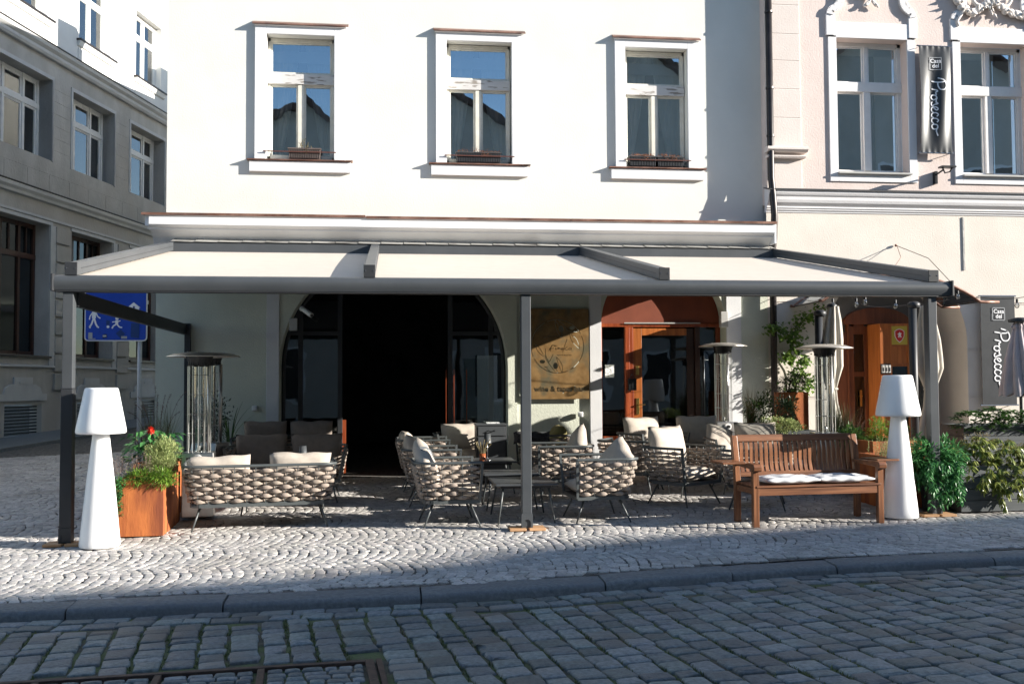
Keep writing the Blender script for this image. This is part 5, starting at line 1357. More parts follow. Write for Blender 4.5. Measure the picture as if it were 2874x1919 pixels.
s4 = woven_seat('lounge_sofa', 1.30, .72, 'woven sofa with pale cushions in the shade behind the left end of the wooden bench', 'sofa', GRP_S, 2, simple=True)
place(s4, 4.72, 12.35, -4)
for x, w, sd, tl, rl in ((.02, .56, 31, 10, 0), (-.47, .36, 32, 40, 18)): back_cushion(s4, x, w, .46, .64, .18, tl, 0, 'cushion', sd, roll=rl)
c = woven_seat('lounge_armchair', .80, .72, 'empty dark armchair turned away in the shade in front of the door', 'armchair', GRP_C, 1, simple=True)
place(c, 3.12, 12.55, 150)
c2_ = c.copy(); COL.objects.link(c2_); c2_['label'] = 'empty dark armchair with its back to the street behind the bench\'s left end'
for ch in KIDS(c):
    d_ = ch.copy(); COL.objects.link(d_); d_.parent = c2_
place(c2_, 4.20, 11.05, 158)
# black fur throw / bag on rearmost chair
b = MB(); b.pillow(.50, .16, .16, Matrix.Translation((1.92,13.35,.80)), 10, .02, 4); tag(b.obj('fur_throw', M['black_plush'], smooth=True, merge=True), 'black plush throw lying on the arm of the rearmost right row armchair', 'throw')
# low tables
def low_table(x, y, w, d, h, label):
    t = thing('low_table', label, 'table', (x, y, gz(x, y)), 0, 'low charcoal tables')
    b = MB(); b.box(-w/2,w/2,-d/2,d/2,h-.022,h); b.obj('table_top', M['anthracite'], t, world=False, bevel=.006)
    b = MB(); b.box(-w/2+.06,w/2-.06,-d/2+.06,d/2-.06,h-.05,h-.022); b.obj('apron', M['anthracite_dark'], t, world=False)
    for sx in (-1,1):
        for sy in (-1,1):
            b = MB(); b.tube([(sx*(w/2-.09),sy*(d/2-.09),h-.03),(sx*(w/2-.03),sy*(d/2-.04),0)], [.014,.009], 8); b.obj('leg', M['frame'], t, world=False, smooth=True)
    return t
low_table(1.44, 10.80, .66, .84, .42, 'low charcoal table between the two front row armchairs behind the middle post')
low_table(1.40, 11.62, .64, .62, .42, 'low charcoal table directly behind the front table')
low_table(1.28, 13.00, .70, .70, .42, 'low charcoal table carrying the small lamp and the amber glass')
low_table(-1.2, 11.75, .95, .50, .42, 'low charcoal table between the two left sofas')
low_table(3.25, 12.55, .60, .60, .50, 'low dark table in the shade among the armchairs left of the bench')
def table_lamp(x, y, z, label):
    t = thing('table_lamp', label, 'table lamp', (x, y, z), 0, 'small cordless table lamps')
    b = MB(); b.lathe([(0,0),(.05,0),(.05,.008),(.006,.014)], 18, cap=False); b.tube([(0,0,.01),(0,0,.27)], .005, 8); b.obj('stem', M['silvermetal'], t, world=False, smooth=True)
    b = MB(); b.lathe([(.052,.225),(.040,.345),(.0,.345)], 22, cap=False); b.lathe([(.05,.226),(.039,.343)], 22, cap=False); b.obj('shade', M['anthracite'], t, world=False, smooth=True)
    return t
table_lamp(1.27, 12.86, gz(1.3,12.9)+.42, 'small cordless table lamp beside the amber glass on the middle low table')
table_lamp(-.98, 11.72, gz(-1,11.7)+.42, 'small cordless table lamp peeking over the front sofa')
table_lamp(3.52, 12.6, gz(3.2,12.5)+.50, 'small cordless table lamp between the pale cushions near the wooden door')
t = thing('reed_glass', 'amber glass with dried reeds beside the small lamp on the middle low table', 'vase', (1.20, 12.80, gz(1.2,12.8)+.42))
b = MB(); b.lathe([(0,0),(.038,0),(.042,.01),(.042,.10),(.036,.10),(.036,.012),(0,.012)], 16, cap=False); b.obj('glass', M['amber'], t, world=False, smooth=True)
b = MB()
for k in range(13):
    a = k*2.4; b.tube([(.01*math.cos(a),.01*math.sin(a),.03),(.05*math.cos(a),.05*math.sin(a),.15+.02*(k%3)),(.10*math.cos(a)+.01,.08*math.sin(a),.22+.03*(k%3))], [.003,.003,.006], 4)
b.obj('dried_reeds', M['grass_dry'], t, world=False)
for x, y, lab in ((1.62, 11.55, 'white cup'),):
    pass
b = MB(); b.lathe([(0,0),(.03,0),(.045,.02),(.05,.024),(.028,.02),(0,.012)], 16, (1.52,10.98,gz(1.5,11)+.42), cap=False); tag(b.obj('ashtray', M['silvermetal'], smooth=True), 'small shiny ashtray on the front low table beside the middle post', 'ashtray')
# cabinet
t = thing('service_cabinet', 'charcoal service cabinet with a drawer standing right of the dark doorway', 'cabinet', (1.42, 13.95, gz(1.4,13.9)))
b = MB(); b.box(-.21,.21,-.17,.17,0,.80); b.obj('body', M['anthracite_dark'], t, world=False, bevel=.004)
b = MB(); b.box(-.22,.22,-.18,.18,.80,.822); b.obj('top', M['anthracite'], t, world=False, bevel=.003)
b = MB(); b.box(-.19,.19,-.185,-.17,.66,.785); d_ = b.obj('drawer', M['anthracite'], t, world=False, bevel=.003)
b = MB(); b.tube([(-.04,-.187,.735),(-.04,-.21,.72),(.04,-.21,.72),(.04,-.187,.735)], .006, 6); b.obj('handle', M['blackmetal'], d_, world=False)
b = MB(); b.box(-.19,.19,-.185,-.17,.04,.64); b.obj('door', M['anthracite'], t, world=False, bevel=.003)
b = MB(); b.box(1.42-.06,1.42+.12,13.85,13.98,gz(1.4,13.9)+.823,gz(1.4,13.9)+.84); tag(b.obj('menu_stack', M['paper'], bevel=.002), 'flat menus lying on top of the charcoal cabinet', 'menu')
t = thing('glass_screen', 'clear glass wind screen standing on the charcoal cabinet', 'glass screen', (1.42, 13.95, gz(1.4,13.9)+.83))
b = MB(); b.box(-.2,.2,.14,.146,0,.95); b.box(-.2,-.194,-.14,.14,0,.95); b.obj('pane', M['clearglass'], t, world=False)

# bench
BN = thing('garden_bench', 'brown wooden garden bench with slatted back and side trays right of the armchairs', 'bench', (4.36, 10.03, gz(4.37,10.0)), R(3.8))
W2 = .69
for s in (-1, 1):
    b = MB(); b.box(s*W2-.032,s*W2+.032,-.255,-.20,0,.60); b.obj('leg', M['bench_wood'], BN, world=False, bevel=.004)
    b = MB()
    pts = [(.22,0),(.215,.40),(.235,.60),(.30,.90)]
    for i in range(3):
        (ya, za), (yb_, zb_) = pts[i], pts[i+1]
        b.add([(s*W2-.03,ya-.03,za),(s*W2+.03,ya-.03,za),(s*W2+.03,ya+.03,za),(s*W2-.03,ya+.03,za),(s*W2-.03,yb_-.03,zb_),(s*W2+.03,yb_-.03,zb_),(s*W2+.03,yb_+.03,zb_),(s*W2-.03,yb_+.03,zb_)],
              [(0,3,2,1),(4,5,6,7),(0,1,5,4),(1,2,6,5),(2,3,7,6),(3,0,4,7)])
    b.obj('leg', M['bench_wood'], BN, world=False, bevel=.004)
    b = MB(); pl = [(-.30,.575),(-.285,.562),(-.26,.56),(-.22,.585),(.0,.590),(.24,.60),(.24,.632),(0,.632),(-.22,.640),(-.285,.635),(-.305,.61)]
    b.prism(pl, s*W2-.045, s*W2+.045, 'X'); b.obj('armrest', M['bench_wood_x'], BN, world=False, bevel=.006)
    b = MB(); b.box(s*W2+(.045 if s > 0 else -.30), s*W2+(.30 if s > 0 else -.045), -.12, .22, .628, .648); b.obj('side_tray', M['bench_wood_x'], BN, world=False, bevel=.004)
    b = MB(); b.box(s*W2-.02,s*W2+.02,-.2,.20,.33,.39); b.obj('side_rail', M['bench_wood_x'], BN, world=False, bevel=.003)
b = MB(); b.box(-W2+.03,W2-.03,-.25,-.215,.315,.385); b.obj('front_rail', M['bench_wood_x'], BN, world=False, bevel=.003)
b = MB()
for i in range(7):
    y = -.262+.068*i; b.box(-W2-.0,W2+.0,y,y+.058,.395,.415)
b.obj('seat', M['bench_wood_x'], BN, world=False, bevel=.004)
def by(z): return np.interp(z, [.4,.6,.9], [.215,.235,.30])
b = MB(); b.add([(sx*(W2-.03), by(z)+dy-.012, z) for z in (.835,.905) for dy in (-.012,.022) for sx in (-1,1)], [(0,1,5,4),(2,6,7,3),(0,4,6,2),(1,3,7,5),(4,5,7,6),(0,2,3,1)]); b.obj('top_rail', M['bench_wood_x'], BN, world=False, bevel=.005)
b = MB(); b.add([(sx*(W2-.03), by(z)+dy-.012, z) for z in (.47,.52) for dy in (-.012,.022) for sx in (-1,1)], [(0,1,5,4),(2,6,7,3),(0,4,6,2),(1,3,7,5),(4,5,7,6),(0,2,3,1)]); b.obj('lower_rail', M['bench_wood_x'], BN, world=False, bevel=.005)
for k in range(23):
    x = -W2+.075+(2*W2-.15)*k/22; b = MB(); vs = []; n = 8
    for i in range(n+1):
        z = .50+.345*i/n; y = by(z)+.016*math.sin(PI*i/n)*(1 if i < 99 else 0)+.012*math.sin(2*PI*i/n)
        for sx, sy in ((-.018,-.007),(.018,-.007),(.018,.007),(-.018,.007)): vs.append((x+sx, y+sy, z))
    fs = [(i*4+j, i*4+(j+1) % 4, (i+1)*4+(j+1) % 4, (i+1)*4+j) for i in range(n) for j in range(4)]+[(3,2,1,0),(n*4,n*4+1,n*4+2,n*4+3)]
    b.add(vs, fs); b.obj('back_slat', M['bench_wood'], BN, world=False)
for x, w, nm, sd in ((-.27, .60, 'left half', 1), (.33, .62, 'right half', 2)):
    b = MB(); q = random.Random(sd)
    def fn(u, v, side, w=w, sd=sd):
        a, c = 2*u-1, 2*v-1; e = max(0,1-abs(a)**3)**.45*max(0,1-abs(c)**3)**.45
        tuft = 0
        for i in (-.5, .5):
            for j in (-.45, .45): tuft += .028*math.exp(-((a-i)**2+(c-j)**2)/.03)
        ridge = .006*math.sin(9*a+sd)*math.sin(7*c)
        edge = 1-.03*math.sin(a*11+sd)*abs(c)**3
        return (a*w/2*(1-.03*math.sin(8*c)*abs(a)**4), c*.21*edge, .042*side*e+(ridge*e-tuft*e if side > 0 else 0))
    for side in (1, -1):
        b.grid(lambda u, v: fn(u, v, side), 30, 22)
    t = b.obj('seat_pad', M['seat_pad'], None, smooth=True, world=False, merge=True)
    mw = parent_matrix(BN) @ Vector((x, -.04, .460)); t.location = mw; t.rotation_euler = (0, 0, R(3.8 + (2 if sd == 1 else -3)))
    tag(t, 'tufted light grey seat pad on the %s of the wooden bench' % nm, 'seat pad', 'bench seat pads')

# big white lamps
def floor_lamp(x, y, label):
    t = thing('floor_lamp', label, 'floor lamp', (x, y, gz(x, y)), 0, 'oversized white outdoor lamps')
    b = MB(); b.lathe([(0,.004),(.165,.004),(.182,.010),(.186,.03),(.183,.06),(.130,.6),(.078,1.06),(.076,1.09),(.0,1.09)], 72, cap=False); b.obj('base', M['white_plastic'], t, world=False, smooth=False, auto=50)
    b = MB(); b.lathe([(0,1.085),(.205,1.08),(.221,1.082),(.229,1.090),(.2305,1.105),(.2265,1.135),(.1545,1.500),(.149,1.512),(.138,1.519),(0,1.520)], 72, cap=False); b.obj('lamp_shade', M['white_plastic'], t, world=False, auto=60)
floor_lamp(-2.74, 10.0, 'oversized white lamp beside the left pergola post and the rusty planter')
floor_lamp(5.42, 10.10, 'oversized white lamp between the wooden bench and the green bushes')

# heaters
def heater(x, y, rz, label, H=1.87):
    t = thing('patio_heater', label, 'patio heater', (x, y, gz(x, y)), R(rz), 'steel flame patio heaters')
    b = MB(); b.box(-.17,.17,-.17,.17,.03,.56); b.obj('base', M['steel'], t, world=False, bevel=.01)
    b = MB(); b.add([(-.175,-.175,.56),(.175,-.175,.56),(.175,.175,.56),(-.175,.175,.56),(-.165,-.14,.74),(.165,-.14,.74),(.165,.175,.74),(-.165,.175,.74)], [(0,3,2,1),(4,5,6,7),(0,1,5,4),(1,2,6,5),(2,3,7,6),(3,0,4,7)])
    p = b.obj('control_box', M['steel'], t, world=False, bevel=.006)
    b = MB(); n = 20
    b.lathe([(.0,0),(.050,0),(.050,.006),(0,.006)], n); b.v = [(vx, -.166-vz, .675+vy) for vx, vy, vz in b.v]; pl = b.obj('dial_plate', M['white_plastic'], p, world=False)
    b = MB(); b.lathe([(0,0),(.026,0),(.022,.025),(0,.025)], 14); b.v = [(vx, -.17-vz, .672+vy) for vx, vy, vz in b.v]; b.obj('knob', M['blackmetal'], pl, world=False)
    b = MB()
    for k in range(8): b.box(-.12+.03*k,-.108+.03*k,-.1775,-.17,.582,.594)
    b.obj('vent_hole', M['blackmetal'], p, world=False)
    b = MB(); b.lathe([(.062,.74),(.062,H-.17)], 20, cap=False); b.obj('glass_tube', M['tubeglass'], t, world=False, smooth=True)
    b = MB(); b.lathe([(.02,.74),(.02,.80),(.01,.82)], 10); b.tube([(.10,.075,.74),(.10,.075,H-.15)], .022, 10); b.obj('reflector_tube', M['steel'], t, world=False, smooth=True)
    b = MB()
    for k in range(12):
        a = 2*PI*k/12; b.tube([(.125*math.cos(a),.125*math.sin(a),.74),(.125*math.cos(a),.125*math.sin(a),H-.16)], .0032, 4)
    for z in (.95,1.16,1.38,1.6): b.tube([(.125*math.cos(a),.125*math.sin(a),z) for a in [2*PI*k/20 for k in range(20)]], .003, 4, closed=True)
    b.obj('guard_cage', M['steel'], t, world=False)
    b = MB(); b.lathe([(.09,H-.165),(.115,H-.15),(.15,H-.055),(.12,H-.045)], 24, cap=False)
    for k in range(24):
        a = 2*PI*k/24; b.box(-.004,.004,.118,.128,H-.15,H-.07, Matrix.Rotation(a,4,'Z'))
    b.obj('burner_head', M['blackmetal'], t, world=False)
    b = MB(); b.lathe([(.0,H),(.12,H-.002),(.26,H-.018),(.345,H-.045),(.36,H-.052),(.357,H-.060),(.33,H-.052),(.2,H-.030),(0,H-.02)], 40, cap=False); b.obj('dish', M['dish'], t, world=False, smooth=True)
    b = MB()
    for a in (.5,2.6,4.7): b.ball((.16*math.cos(a),.16*math.sin(a),H-.002),.010,6,4)
    b.obj('bolt', M['steel'], t, world=False)
    return t
heater(-2.11, 11.55, 6, 'steel flame heater behind the rusty planter at the left end of the front sofa', 1.86)
heater(-2.20, 12.75, -20, 'second steel heater standing just behind the left front heater', 1.86)
heater(4.98, 14.43, 4, 'steel flame heater by the door arch, farthest right against the white building', 1.92)
heater(5.56, 12.2, -12, 'steel flame heater behind the wooden bench in front of the climbing ivy', 1.87)

# parasols
def parasol(x, y, z0, z1, rmax, label, mat, tied=.35, mast=None, seed=1, tall=False):
    t = thing('closed_parasol', label, 'parasol', (x, y, gz(x, y)), 0, 'closed parasols'); q = random.Random(seed); ph = [q.uniform(0, 6.28) for _ in range(5)]
    H = z1-z0; n = 72
    def rad(a, v):
        env = np.interp(v, [0,.5,.88,.93,1], [rmax*.72,rmax*.50,rmax*.24,rmax*.30,rmax*.12]) if tied < .2 else np.interp(v, [0,.12,.28,tied,.55,.75,.90,.97,1], [rmax*.72,rmax*.66,rmax*.42,rmax*.40,rmax*.95,rmax*.85,rmax*.62,rmax*.45,rmax*.40])
        f = abs(math.sin(4*a+ph[0]+v*1.6))**.7; return env*(.62+.42*f*(1+.3*math.sin(a+ph[1])) )
    vs = []; m = 40
    for i in range(m+1):
        v = i/m
        for k in range(n):
            a = 2*PI*k/n; r = rad(a, v); lean = .05*math.sin(v*5+ph[2]) if tied > .2 else 0
            vs.append((r*math.cos(a)+lean*.6, r*math.sin(a), z0+H*v - (.06*abs(math.sin(4*a+ph[0])) if i == 0 else 0)))
    fs = [(i*n+k, i*n+(k+1) % n, (i+1)*n+(k+1) % n, (i+1)*n+k) for i in range(m) for k in range(n)]
    b = MB(); b.add(vs, fs); b.obj('canopy', M[mat], t, world=False, smooth=True)
    b = MB(); b.lathe([(rmax*.40,z1-.01),(rmax*.42,z1+.02),(rmax*.2,z1+.045),(0,z1+.05)], 16, cap=False); b.obj('cap', M['anthracite_dark'], t, world=False, smooth=True)
    if tied > .2:
        b = MB(); v = tied; b.tube([(rmax*.45*math.cos(a)+.05*math.sin(v*5+ph[2])*.6, rmax*.45*math.sin(a), z0+H*v) for a in [2*PI*k/16 for k in range(16)]], .014, 6, closed=True); b.obj('tie', M[mat], t, world=False)
    b = MB(); b.tube([(0,0,0),(0,0,z1)], .022, 10); b.obj('pole', M['anthracite_dark'], t, world=False)
    if mast:
        b = MB(); b.tube([(mast[0],mast[1],0),(mast[0],mast[1],mast[2])], .055, 16); b.obj('mast', M['anthracite_dark'], t, world=False, smooth=True)
        b = MB(); b.lathe([(.07,0),(.085,.02),(.085,.06),(.05,.085),(0,.09)], 16, (mast[0]+.02,mast[1],mast[2]-.02), cap=False); b.obj('mast_cap', M['anthracite_dark'], t, world=False, smooth=True)
    return t
parasol(6.14, 13.2, .55, 2.40, .17, 'closed sand coloured parasol tied in the middle, left of the porch door', 'parasol', .38, (-.22,-.05,2.28), 3)
parasol(7.50, 13.1, .45, 2.40, .19, 'closed sand coloured parasol partly hidden by the right pergola post', 'parasol', .40, (-.28,-.1,2.38), 5)
parasol(8.13, 12.0, 1.22, 2.14, .32, 'small closed mauve parasol at the right edge in front of the lower banner', 'parasol_pink', .05, None, 8)
# ============================================================ PLANTS
def clump(b, c, rad, n, L, W, q, shell=.55, droop=0.0, up=.2, gap=.0):
    """leaves scattered through an ellipsoid with an uneven outline"""
    ph = [q.uniform(0, 6.28) for _ in range(6)]; c = Vector(c)
    k = 0
    while k < n:
        v = Vector((q.gauss(0,1), q.gauss(0,1), q.gauss(0,1))).normalized()
        lump = 1+.22*math.sin(3*v.x+ph[0]+2*v.z)+.18*math.sin(5*v.y+ph[1]-3*v.z)+.14*math.sin(7*v.z+ph[2]+4*v.x)
        r = (shell+(1-shell)*q.random()**.6)*lump
        if gap and math.sin(9*v.x+ph[3])*math.sin(8*v.z+ph[4]) > gap: 
            if q.random() < .8: k += 1; continue
        p = c+Vector((v.x*rad[0], v.y*rad[1], v.z*rad[2]))*r
        d = (v+Vector((q.gauss(0,.5), q.gauss(0,.5), q.gauss(0,.5)+up-droop))).normalized()
        leaf(b, p, q, L*q.uniform(.6,1.25), W*q.uniform(.7,1.2), d); k += 1
def blades(b, c, n, H, spread, w, q, curl=.5, seg=5):
    c = Vector(c)
    for _ in range(n):
        a = q.uniform(0, 2*PI); o = Vector((math.cos(a), math.sin(a), 0)); s = Vector((-o.y, o.x, 0)); h = H*q.uniform(.55,1.1); sp = spread*q.uniform(.1,1)
        base = c+o*q.uniform(0,.05)+s*q.uniform(-.04,.04); vs = []
        for i in range(seg+1):
            t = i/seg; p = base+o*sp*(t**1.8)+Vector((0,0,h*(t-curl*.5*t**3*(sp/spread)))); ww = w*(1-t*.85)/2
            vs += [p-s*ww, p+s*ww]
        b.add(vs, [(2*i,2*i+1,2*i+3,2*i+2) for i in range(seg)])
def stems(b, c, tops, r, q):
    for p in tops: 
        m = (Vector(c)+Vector(p))*.5+Vector((q.uniform(-.03,.03), q.uniform(-.03,.03), .02)); b.tube(smooth_path([c, m, p], 3), [r]*7, 4, cap=False)
def planter_box(name, x, y, w, d, h, rz, mat, label, cat='planter', group=None, wall_t=.012, boards=0):
    g = gz(x, y); t = thing(name, label, cat, (x, y, g), R(rz), group)
    if not boards:
        b = MB(); hw, hd = w/2, d/2; e = .02
        vs = []
        for (a, c, z) in ((hw-.0,hd-.0,0),(hw,hd,h),(hw-e,hd-e,h),(hw-e,hd-e,h-.10)):
            vs += [(-a,-c,z),(a,-c,z),(a,c,z),(-a,c,z)]
        fs = [(3,2,1,0)]+[(r*4+i, r*4+(i+1)%4, (r+1)*4+(i+1)%4, (r+1)*4+i) for r in range(3) for i in range(4)]
        b.add(vs, fs); b.obj('box', M[mat], t, world=False)
    else:
        b = MB(); hw, hd = w/2, d/2; bh = h/boards
        for i in range(boards):
            z0, z1 = i*bh+.003, (i+1)*bh-.003
            b.box(-hw,hw,-hd,-hd+.02,z0,z1); b.box(-hw,hw,hd-.02,hd,z0,z1); b.box(-hw,-hw+.02,-hd+.021,hd-.021,z0,z1); b.box(hw-.02,hw,-hd+.021,hd-.021,z0,z1)
        b.box(-hw+.015,hw-.015,-hd+.015,hd-.015,.01,h-.12)
        b.obj('board_box', M[mat], t, world=False, bevel=.003)
        b = MB()
        for sx in (-1, 1): b.box(sx*(hw-.03)-.02,sx*(hw-.03)+.02,-hd-.008,-hd-.001,0,h)
    b = MB(); b.box(-w/2+.022,w/2-.022,-d/2+.022,d/2-.022,h-.14,h-.05); b.obj('soil', M['soil'], t, world=False)
    return t
def plant(name, label, cat, c, parts, group=None):
    """parts: list of (part name, material, builder)"""
    t = thing(name, label, cat, c, 0, group)
    for nm, mat, fn in parts:
        b = MB(); fn(b); b.obj(nm, M[mat], t)
    return t
q = random.Random(42)
# --- left: front corten planter
planter_box('corten_planter', -2.50, 10.93, .46, 1.0, .56, 2, 'corten', 'long rust orange steel planter behind the left white lamp, with mixed plants')
def f1(b):
    clump(b, (-2.33,10.72,.79), (.15,.14,.19), 3200, .040, .010, q, .35, 0, .9); clump(b, (-2.40,10.90,.72), (.13,.13,.15), 1000, .035, .010, q, .35, 0, .9)
plant('pale_conifer', 'pale yellow green feathery dwarf conifer in the front of the left rusty planter', 'shrub', (-2.33,10.72,.55), [('foliage','leaf_pale',f1), ('stem','twig',lambda b: stems(b,(-2.33,10.74,.5),[(-2.33,10.72,.8),(-2.27,10.7,.74),(-2.39,10.74,.75)],.006,q))])
def f2(b):
    for _ in range(80):
        x = q.uniform(-2.80,-2.40); y = q.uniform(10.50,10.95); h = q.uniform(.15,.30); top = Vector((x+q.uniform(-.05,.05), y+q.uniform(-.05,.05), .56+h))
        for k in range(26):
            t_ = k/26; p = Vector((x,y,.56)).lerp(top, .35+.65*t_); leaf(b, p, q, .018, .007)
plant('heather', 'faded pinkish heather in the left rusty planter', 'heather', (-2.6,10.7,.5), [('flower_spikes','heather',f2), ('foliage','leaf_green',lambda b: clump(b,(-2.58,10.75,.62),(.18,.22,.09),700,.022,.007,q,.2,0,.6))])
def f3(b):
    clump(b, (-2.50,10.48,.60), (.16,.10,.075), 800, .055, .012, q, .2, 0, .1); clump(b, (-2.28,10.46,.60), (.13,.09,.08), 700, .06, .012, q, .2, .1, .1)
plant('groundcover_conifer', 'bright green sprays spilling over the front rim of the left rusty planter', 'shrub', (-2.4,10.48,.55), [('foliage','leaf_bright',f3)])
def f4(b):
    for k in range(15):
        x0 = -2.70+q.uniform(-.05,.07); y0 = 10.43+q.uniform(-.02,.1); L = q.uniform(.18,.42)
        for j in range(int(L*150)):
            t_ = j/(L*150); p = (x0-.02*math.sin(t_*5+k)-.03*t_+q.uniform(-.025,.025), y0-.05+q.uniform(-.03,.03), .60-L*t_+q.uniform(-.015,.015)); leaf(b, p, q, .034, .02)
plant('trailing_ivy', 'trailing green ivy hanging down between the left white lamp and the rusty planter', 'ivy', (-2.7,10.42,.55), [('foliage','leaf_emerald',f4)])
def f5(b):
    for _ in range(150):
        a = q.uniform(0, 6.28); r = q.uniform(.05,.27); p = Vector((-2.52+r*math.cos(a), 11.12+r*.7*math.sin(a), .80+q.uniform(0,.30)-r*.3))
        d = Vector((math.cos(a), math.sin(a)-.5, q.uniform(-.8,.1))); leaf(b, p, q, q.uniform(.09,.14), q.uniform(.05,.075), d, .12)
def f5b(b): stems(b, (-2.5,11.1,.45), [(-2.52+q.uniform(-.2,.2), 11.1+q.uniform(-.1,.1), q.uniform(.85,1.08)) for _ in range(9)], .005, q)
def f5c(b):
    for k in range(9): a = 2*PI*k/9; leaf(b, (-2.50,10.98,1.06), q, .055, .05, (math.cos(a),-.5,math.sin(a)), .2)
    b.ball((-2.50,10.97,1.06),.022,8,5)
plant('hibiscus', 'large leaved hibiscus with one red flower standing in the left rusty planter', 'hibiscus', (-2.5,11.1,.5), [('foliage','leaf_emerald',f5), ('stem','twig',f5b), ('flower','red_petal',f5c)])
planter_box('corten_planter', -2.62, 12.05, .44, .80, .60, 0, 'corten', 'second rust orange planter with tall foxtail grass behind the left steel heater')
def g1(b): blades(b, (-2.68,11.85,.58), 150, .72, .34, .007, q, .5); blades(b, (-2.60,12.2,.58), 130, .75, .34, .007, q, .5)
def g2(b):
    for _ in range(13):
        a = q.uniform(0, 6.28); s_ = q.uniform(.1,.45); base = Vector((-2.65,11.95,.6)); top = base+Vector((s_*math.cos(a)*.9-.03, s_*math.sin(a)*.5, q.uniform(.62,1.0)-s_*.3)); 
        mid = base.lerp(top,.6)+Vector((0,0,.14)); p = smooth_path([base, mid, top],6); b.tube(p, .0022, 3, cap=False)
        for i in range(7, len(p)):
            for _k in range(9): leaf(b, p[i]+Vector((q.gauss(0,.004),q.gauss(0,.004),q.gauss(0,.004))), q, .02, .004)
plant('foxtail_grass', 'tall fountain grass with brown foxtail plumes beside the left steel heaters', 'ornamental grass', (-2.65,12.0,.55), [('blades','grass',g1), ('plumes','plume',g2)])
planter_box('dark_planter', -2.55, 14.1, .55, .45, .50, 0, 'planter_dark', 'dark planter in the shade against the wall behind the left heaters', boards=4)
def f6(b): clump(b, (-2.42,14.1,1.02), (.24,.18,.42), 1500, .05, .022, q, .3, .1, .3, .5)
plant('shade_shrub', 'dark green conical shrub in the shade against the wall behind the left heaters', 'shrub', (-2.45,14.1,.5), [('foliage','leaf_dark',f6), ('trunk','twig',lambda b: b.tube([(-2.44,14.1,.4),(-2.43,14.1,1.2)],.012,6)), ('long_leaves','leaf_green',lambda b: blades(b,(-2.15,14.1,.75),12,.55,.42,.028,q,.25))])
# --- right group
t = thing('plant_pot', 'brown clay pot left of the tall rusty planter', 'plant pot', (5.18,13.55,gz(5.2,13.5)))
b = MB(); b.lathe([(0,0),(.15,0),(.20,.70),(.215,.70),(.215,.78),(.19,.78),(.185,.72),(0,.70)], 24, cap=False); b.obj('pot', M['anthracite_dark'], t, world=False, smooth=True)
def h1(b): clump(b, (5.20,13.45,1.16), (.21,.16,.20), 1100, .055, .020, q, .3, 0, .4, .5)
def h2(b): blades(b, (5.05,13.5,.95), 130, .55, .30, .007, q, .4)
plant('mixed_grass_bush', 'green bush with pale grass blades in the pot left of the tall rusty planter', 'shrub', (5.2,13.45,.9), [('foliage','leaf_green',h1), ('blades','grass_dry',h2)])
planter_box('tall_corten_planter', 5.69, 13.60, .36, .36, 1.20, 0, 'corten', 'tall square rust orange planter below the climbing ivy')
def h3(b): clump(b, (5.66,13.55,1.49), (.23,.19,.15), 2200, .035, .009, q, .35, 0, .3, .55); clump(b, (5.80,13.50,1.58), (.14,.13,.09), 600, .035, .009, q, .3, 0, .3)
plant('dwarf_pine', 'dark dwarf pine growing on top of the tall rusty planter', 'dwarf pine', (5.68,13.6,1.3), [('foliage','leaf_dark',h3), ('trunk','twig',lambda b: stems(b,(5.68,13.6,1.25),[(5.6,13.55,1.5),(5.75,13.55,1.5),(5.7,13.6,1.56)],.012,q))])
def h4(b): clump(b, (5.44,13.15,1.15), (.15,.15,.20), 900, .05, .02, q, .3, 0, .3)
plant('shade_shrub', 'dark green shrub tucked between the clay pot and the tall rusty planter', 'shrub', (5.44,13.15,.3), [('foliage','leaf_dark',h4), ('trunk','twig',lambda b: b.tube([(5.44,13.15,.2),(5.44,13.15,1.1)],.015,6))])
planter_box('dark_planter', 5.25, 12.75, .70, .34, .74, 0, 'planter_dark', 'dark planter with silver leaved shrub behind the middle of the bench back', boards=5)
def h5(b): clump(b, (5.18,12.62,.95), (.30,.16,.13), 1700, .035, .016, q, .3, 0, .5, .5)
plant('silver_shrub', 'silver green small leaved shrub behind the wooden bench, left of the heater', 'shrub', (5.2,12.65,.8), [('foliage','leaf_pale',h5)])
# ivy climbing the wall
IV = [(6.571, 2.647), (6.407, 2.547), (6.257, 2.476), (6.21, 2.32), (6.163, 2.165), (5.902, 2.362), (6.004, 2.292), (6.135, 2.221), (5.814, 2.362), (6.161, 2.024), (6.1, 1.911), (6.041, 1.925), (6.185, 1.713), (6.275, 1.84), (6.389, 1.6), (6.153, 1.601), (6.335, 1.882), (6.416, 1.487), (6.268, 1.431), (6.091, 1.432)]
def i1(b):
    for (x, z) in IV:
        for _ in range(44): 
            p = (x+q.gauss(0,.055), 14.63+q.uniform(-.10,.06), z+q.gauss(0,.055)); leaf(b, p, q, q.uniform(.05,.08), q.uniform(.045,.07), (q.gauss(0,.4), -.7, q.gauss(-.5,.4)), .12)
    for i in range(70):
        x = q.uniform(6.08,6.42); z = q.uniform(1.35,2.4); leaf(b, (x,14.66,z), q, .06, .055, (q.gauss(0,.4), -.6, -.5), .12)
def i2(b):
    b.tube(smooth_path([(6.3,14.70,1.2),(6.35,14.72,1.7),(6.2,14.70,2.1),(6.3,14.70,2.4),(6.5,14.68,2.6),(6.75,14.3,2.72)],5), .006, 5); b.tube(smooth_path([(6.22,14.7,2.15),(6.05,14.72,2.35),(5.83,14.7,2.44)],5), .004, 4)
plant('climbing_vine', 'sunlit vine climbing the pink building wall above the tall rusty planter', 'climbing plant', (6.3,14.65,1.2), [('foliage','leaf_ivy',i1), ('stem','twig',i2)])
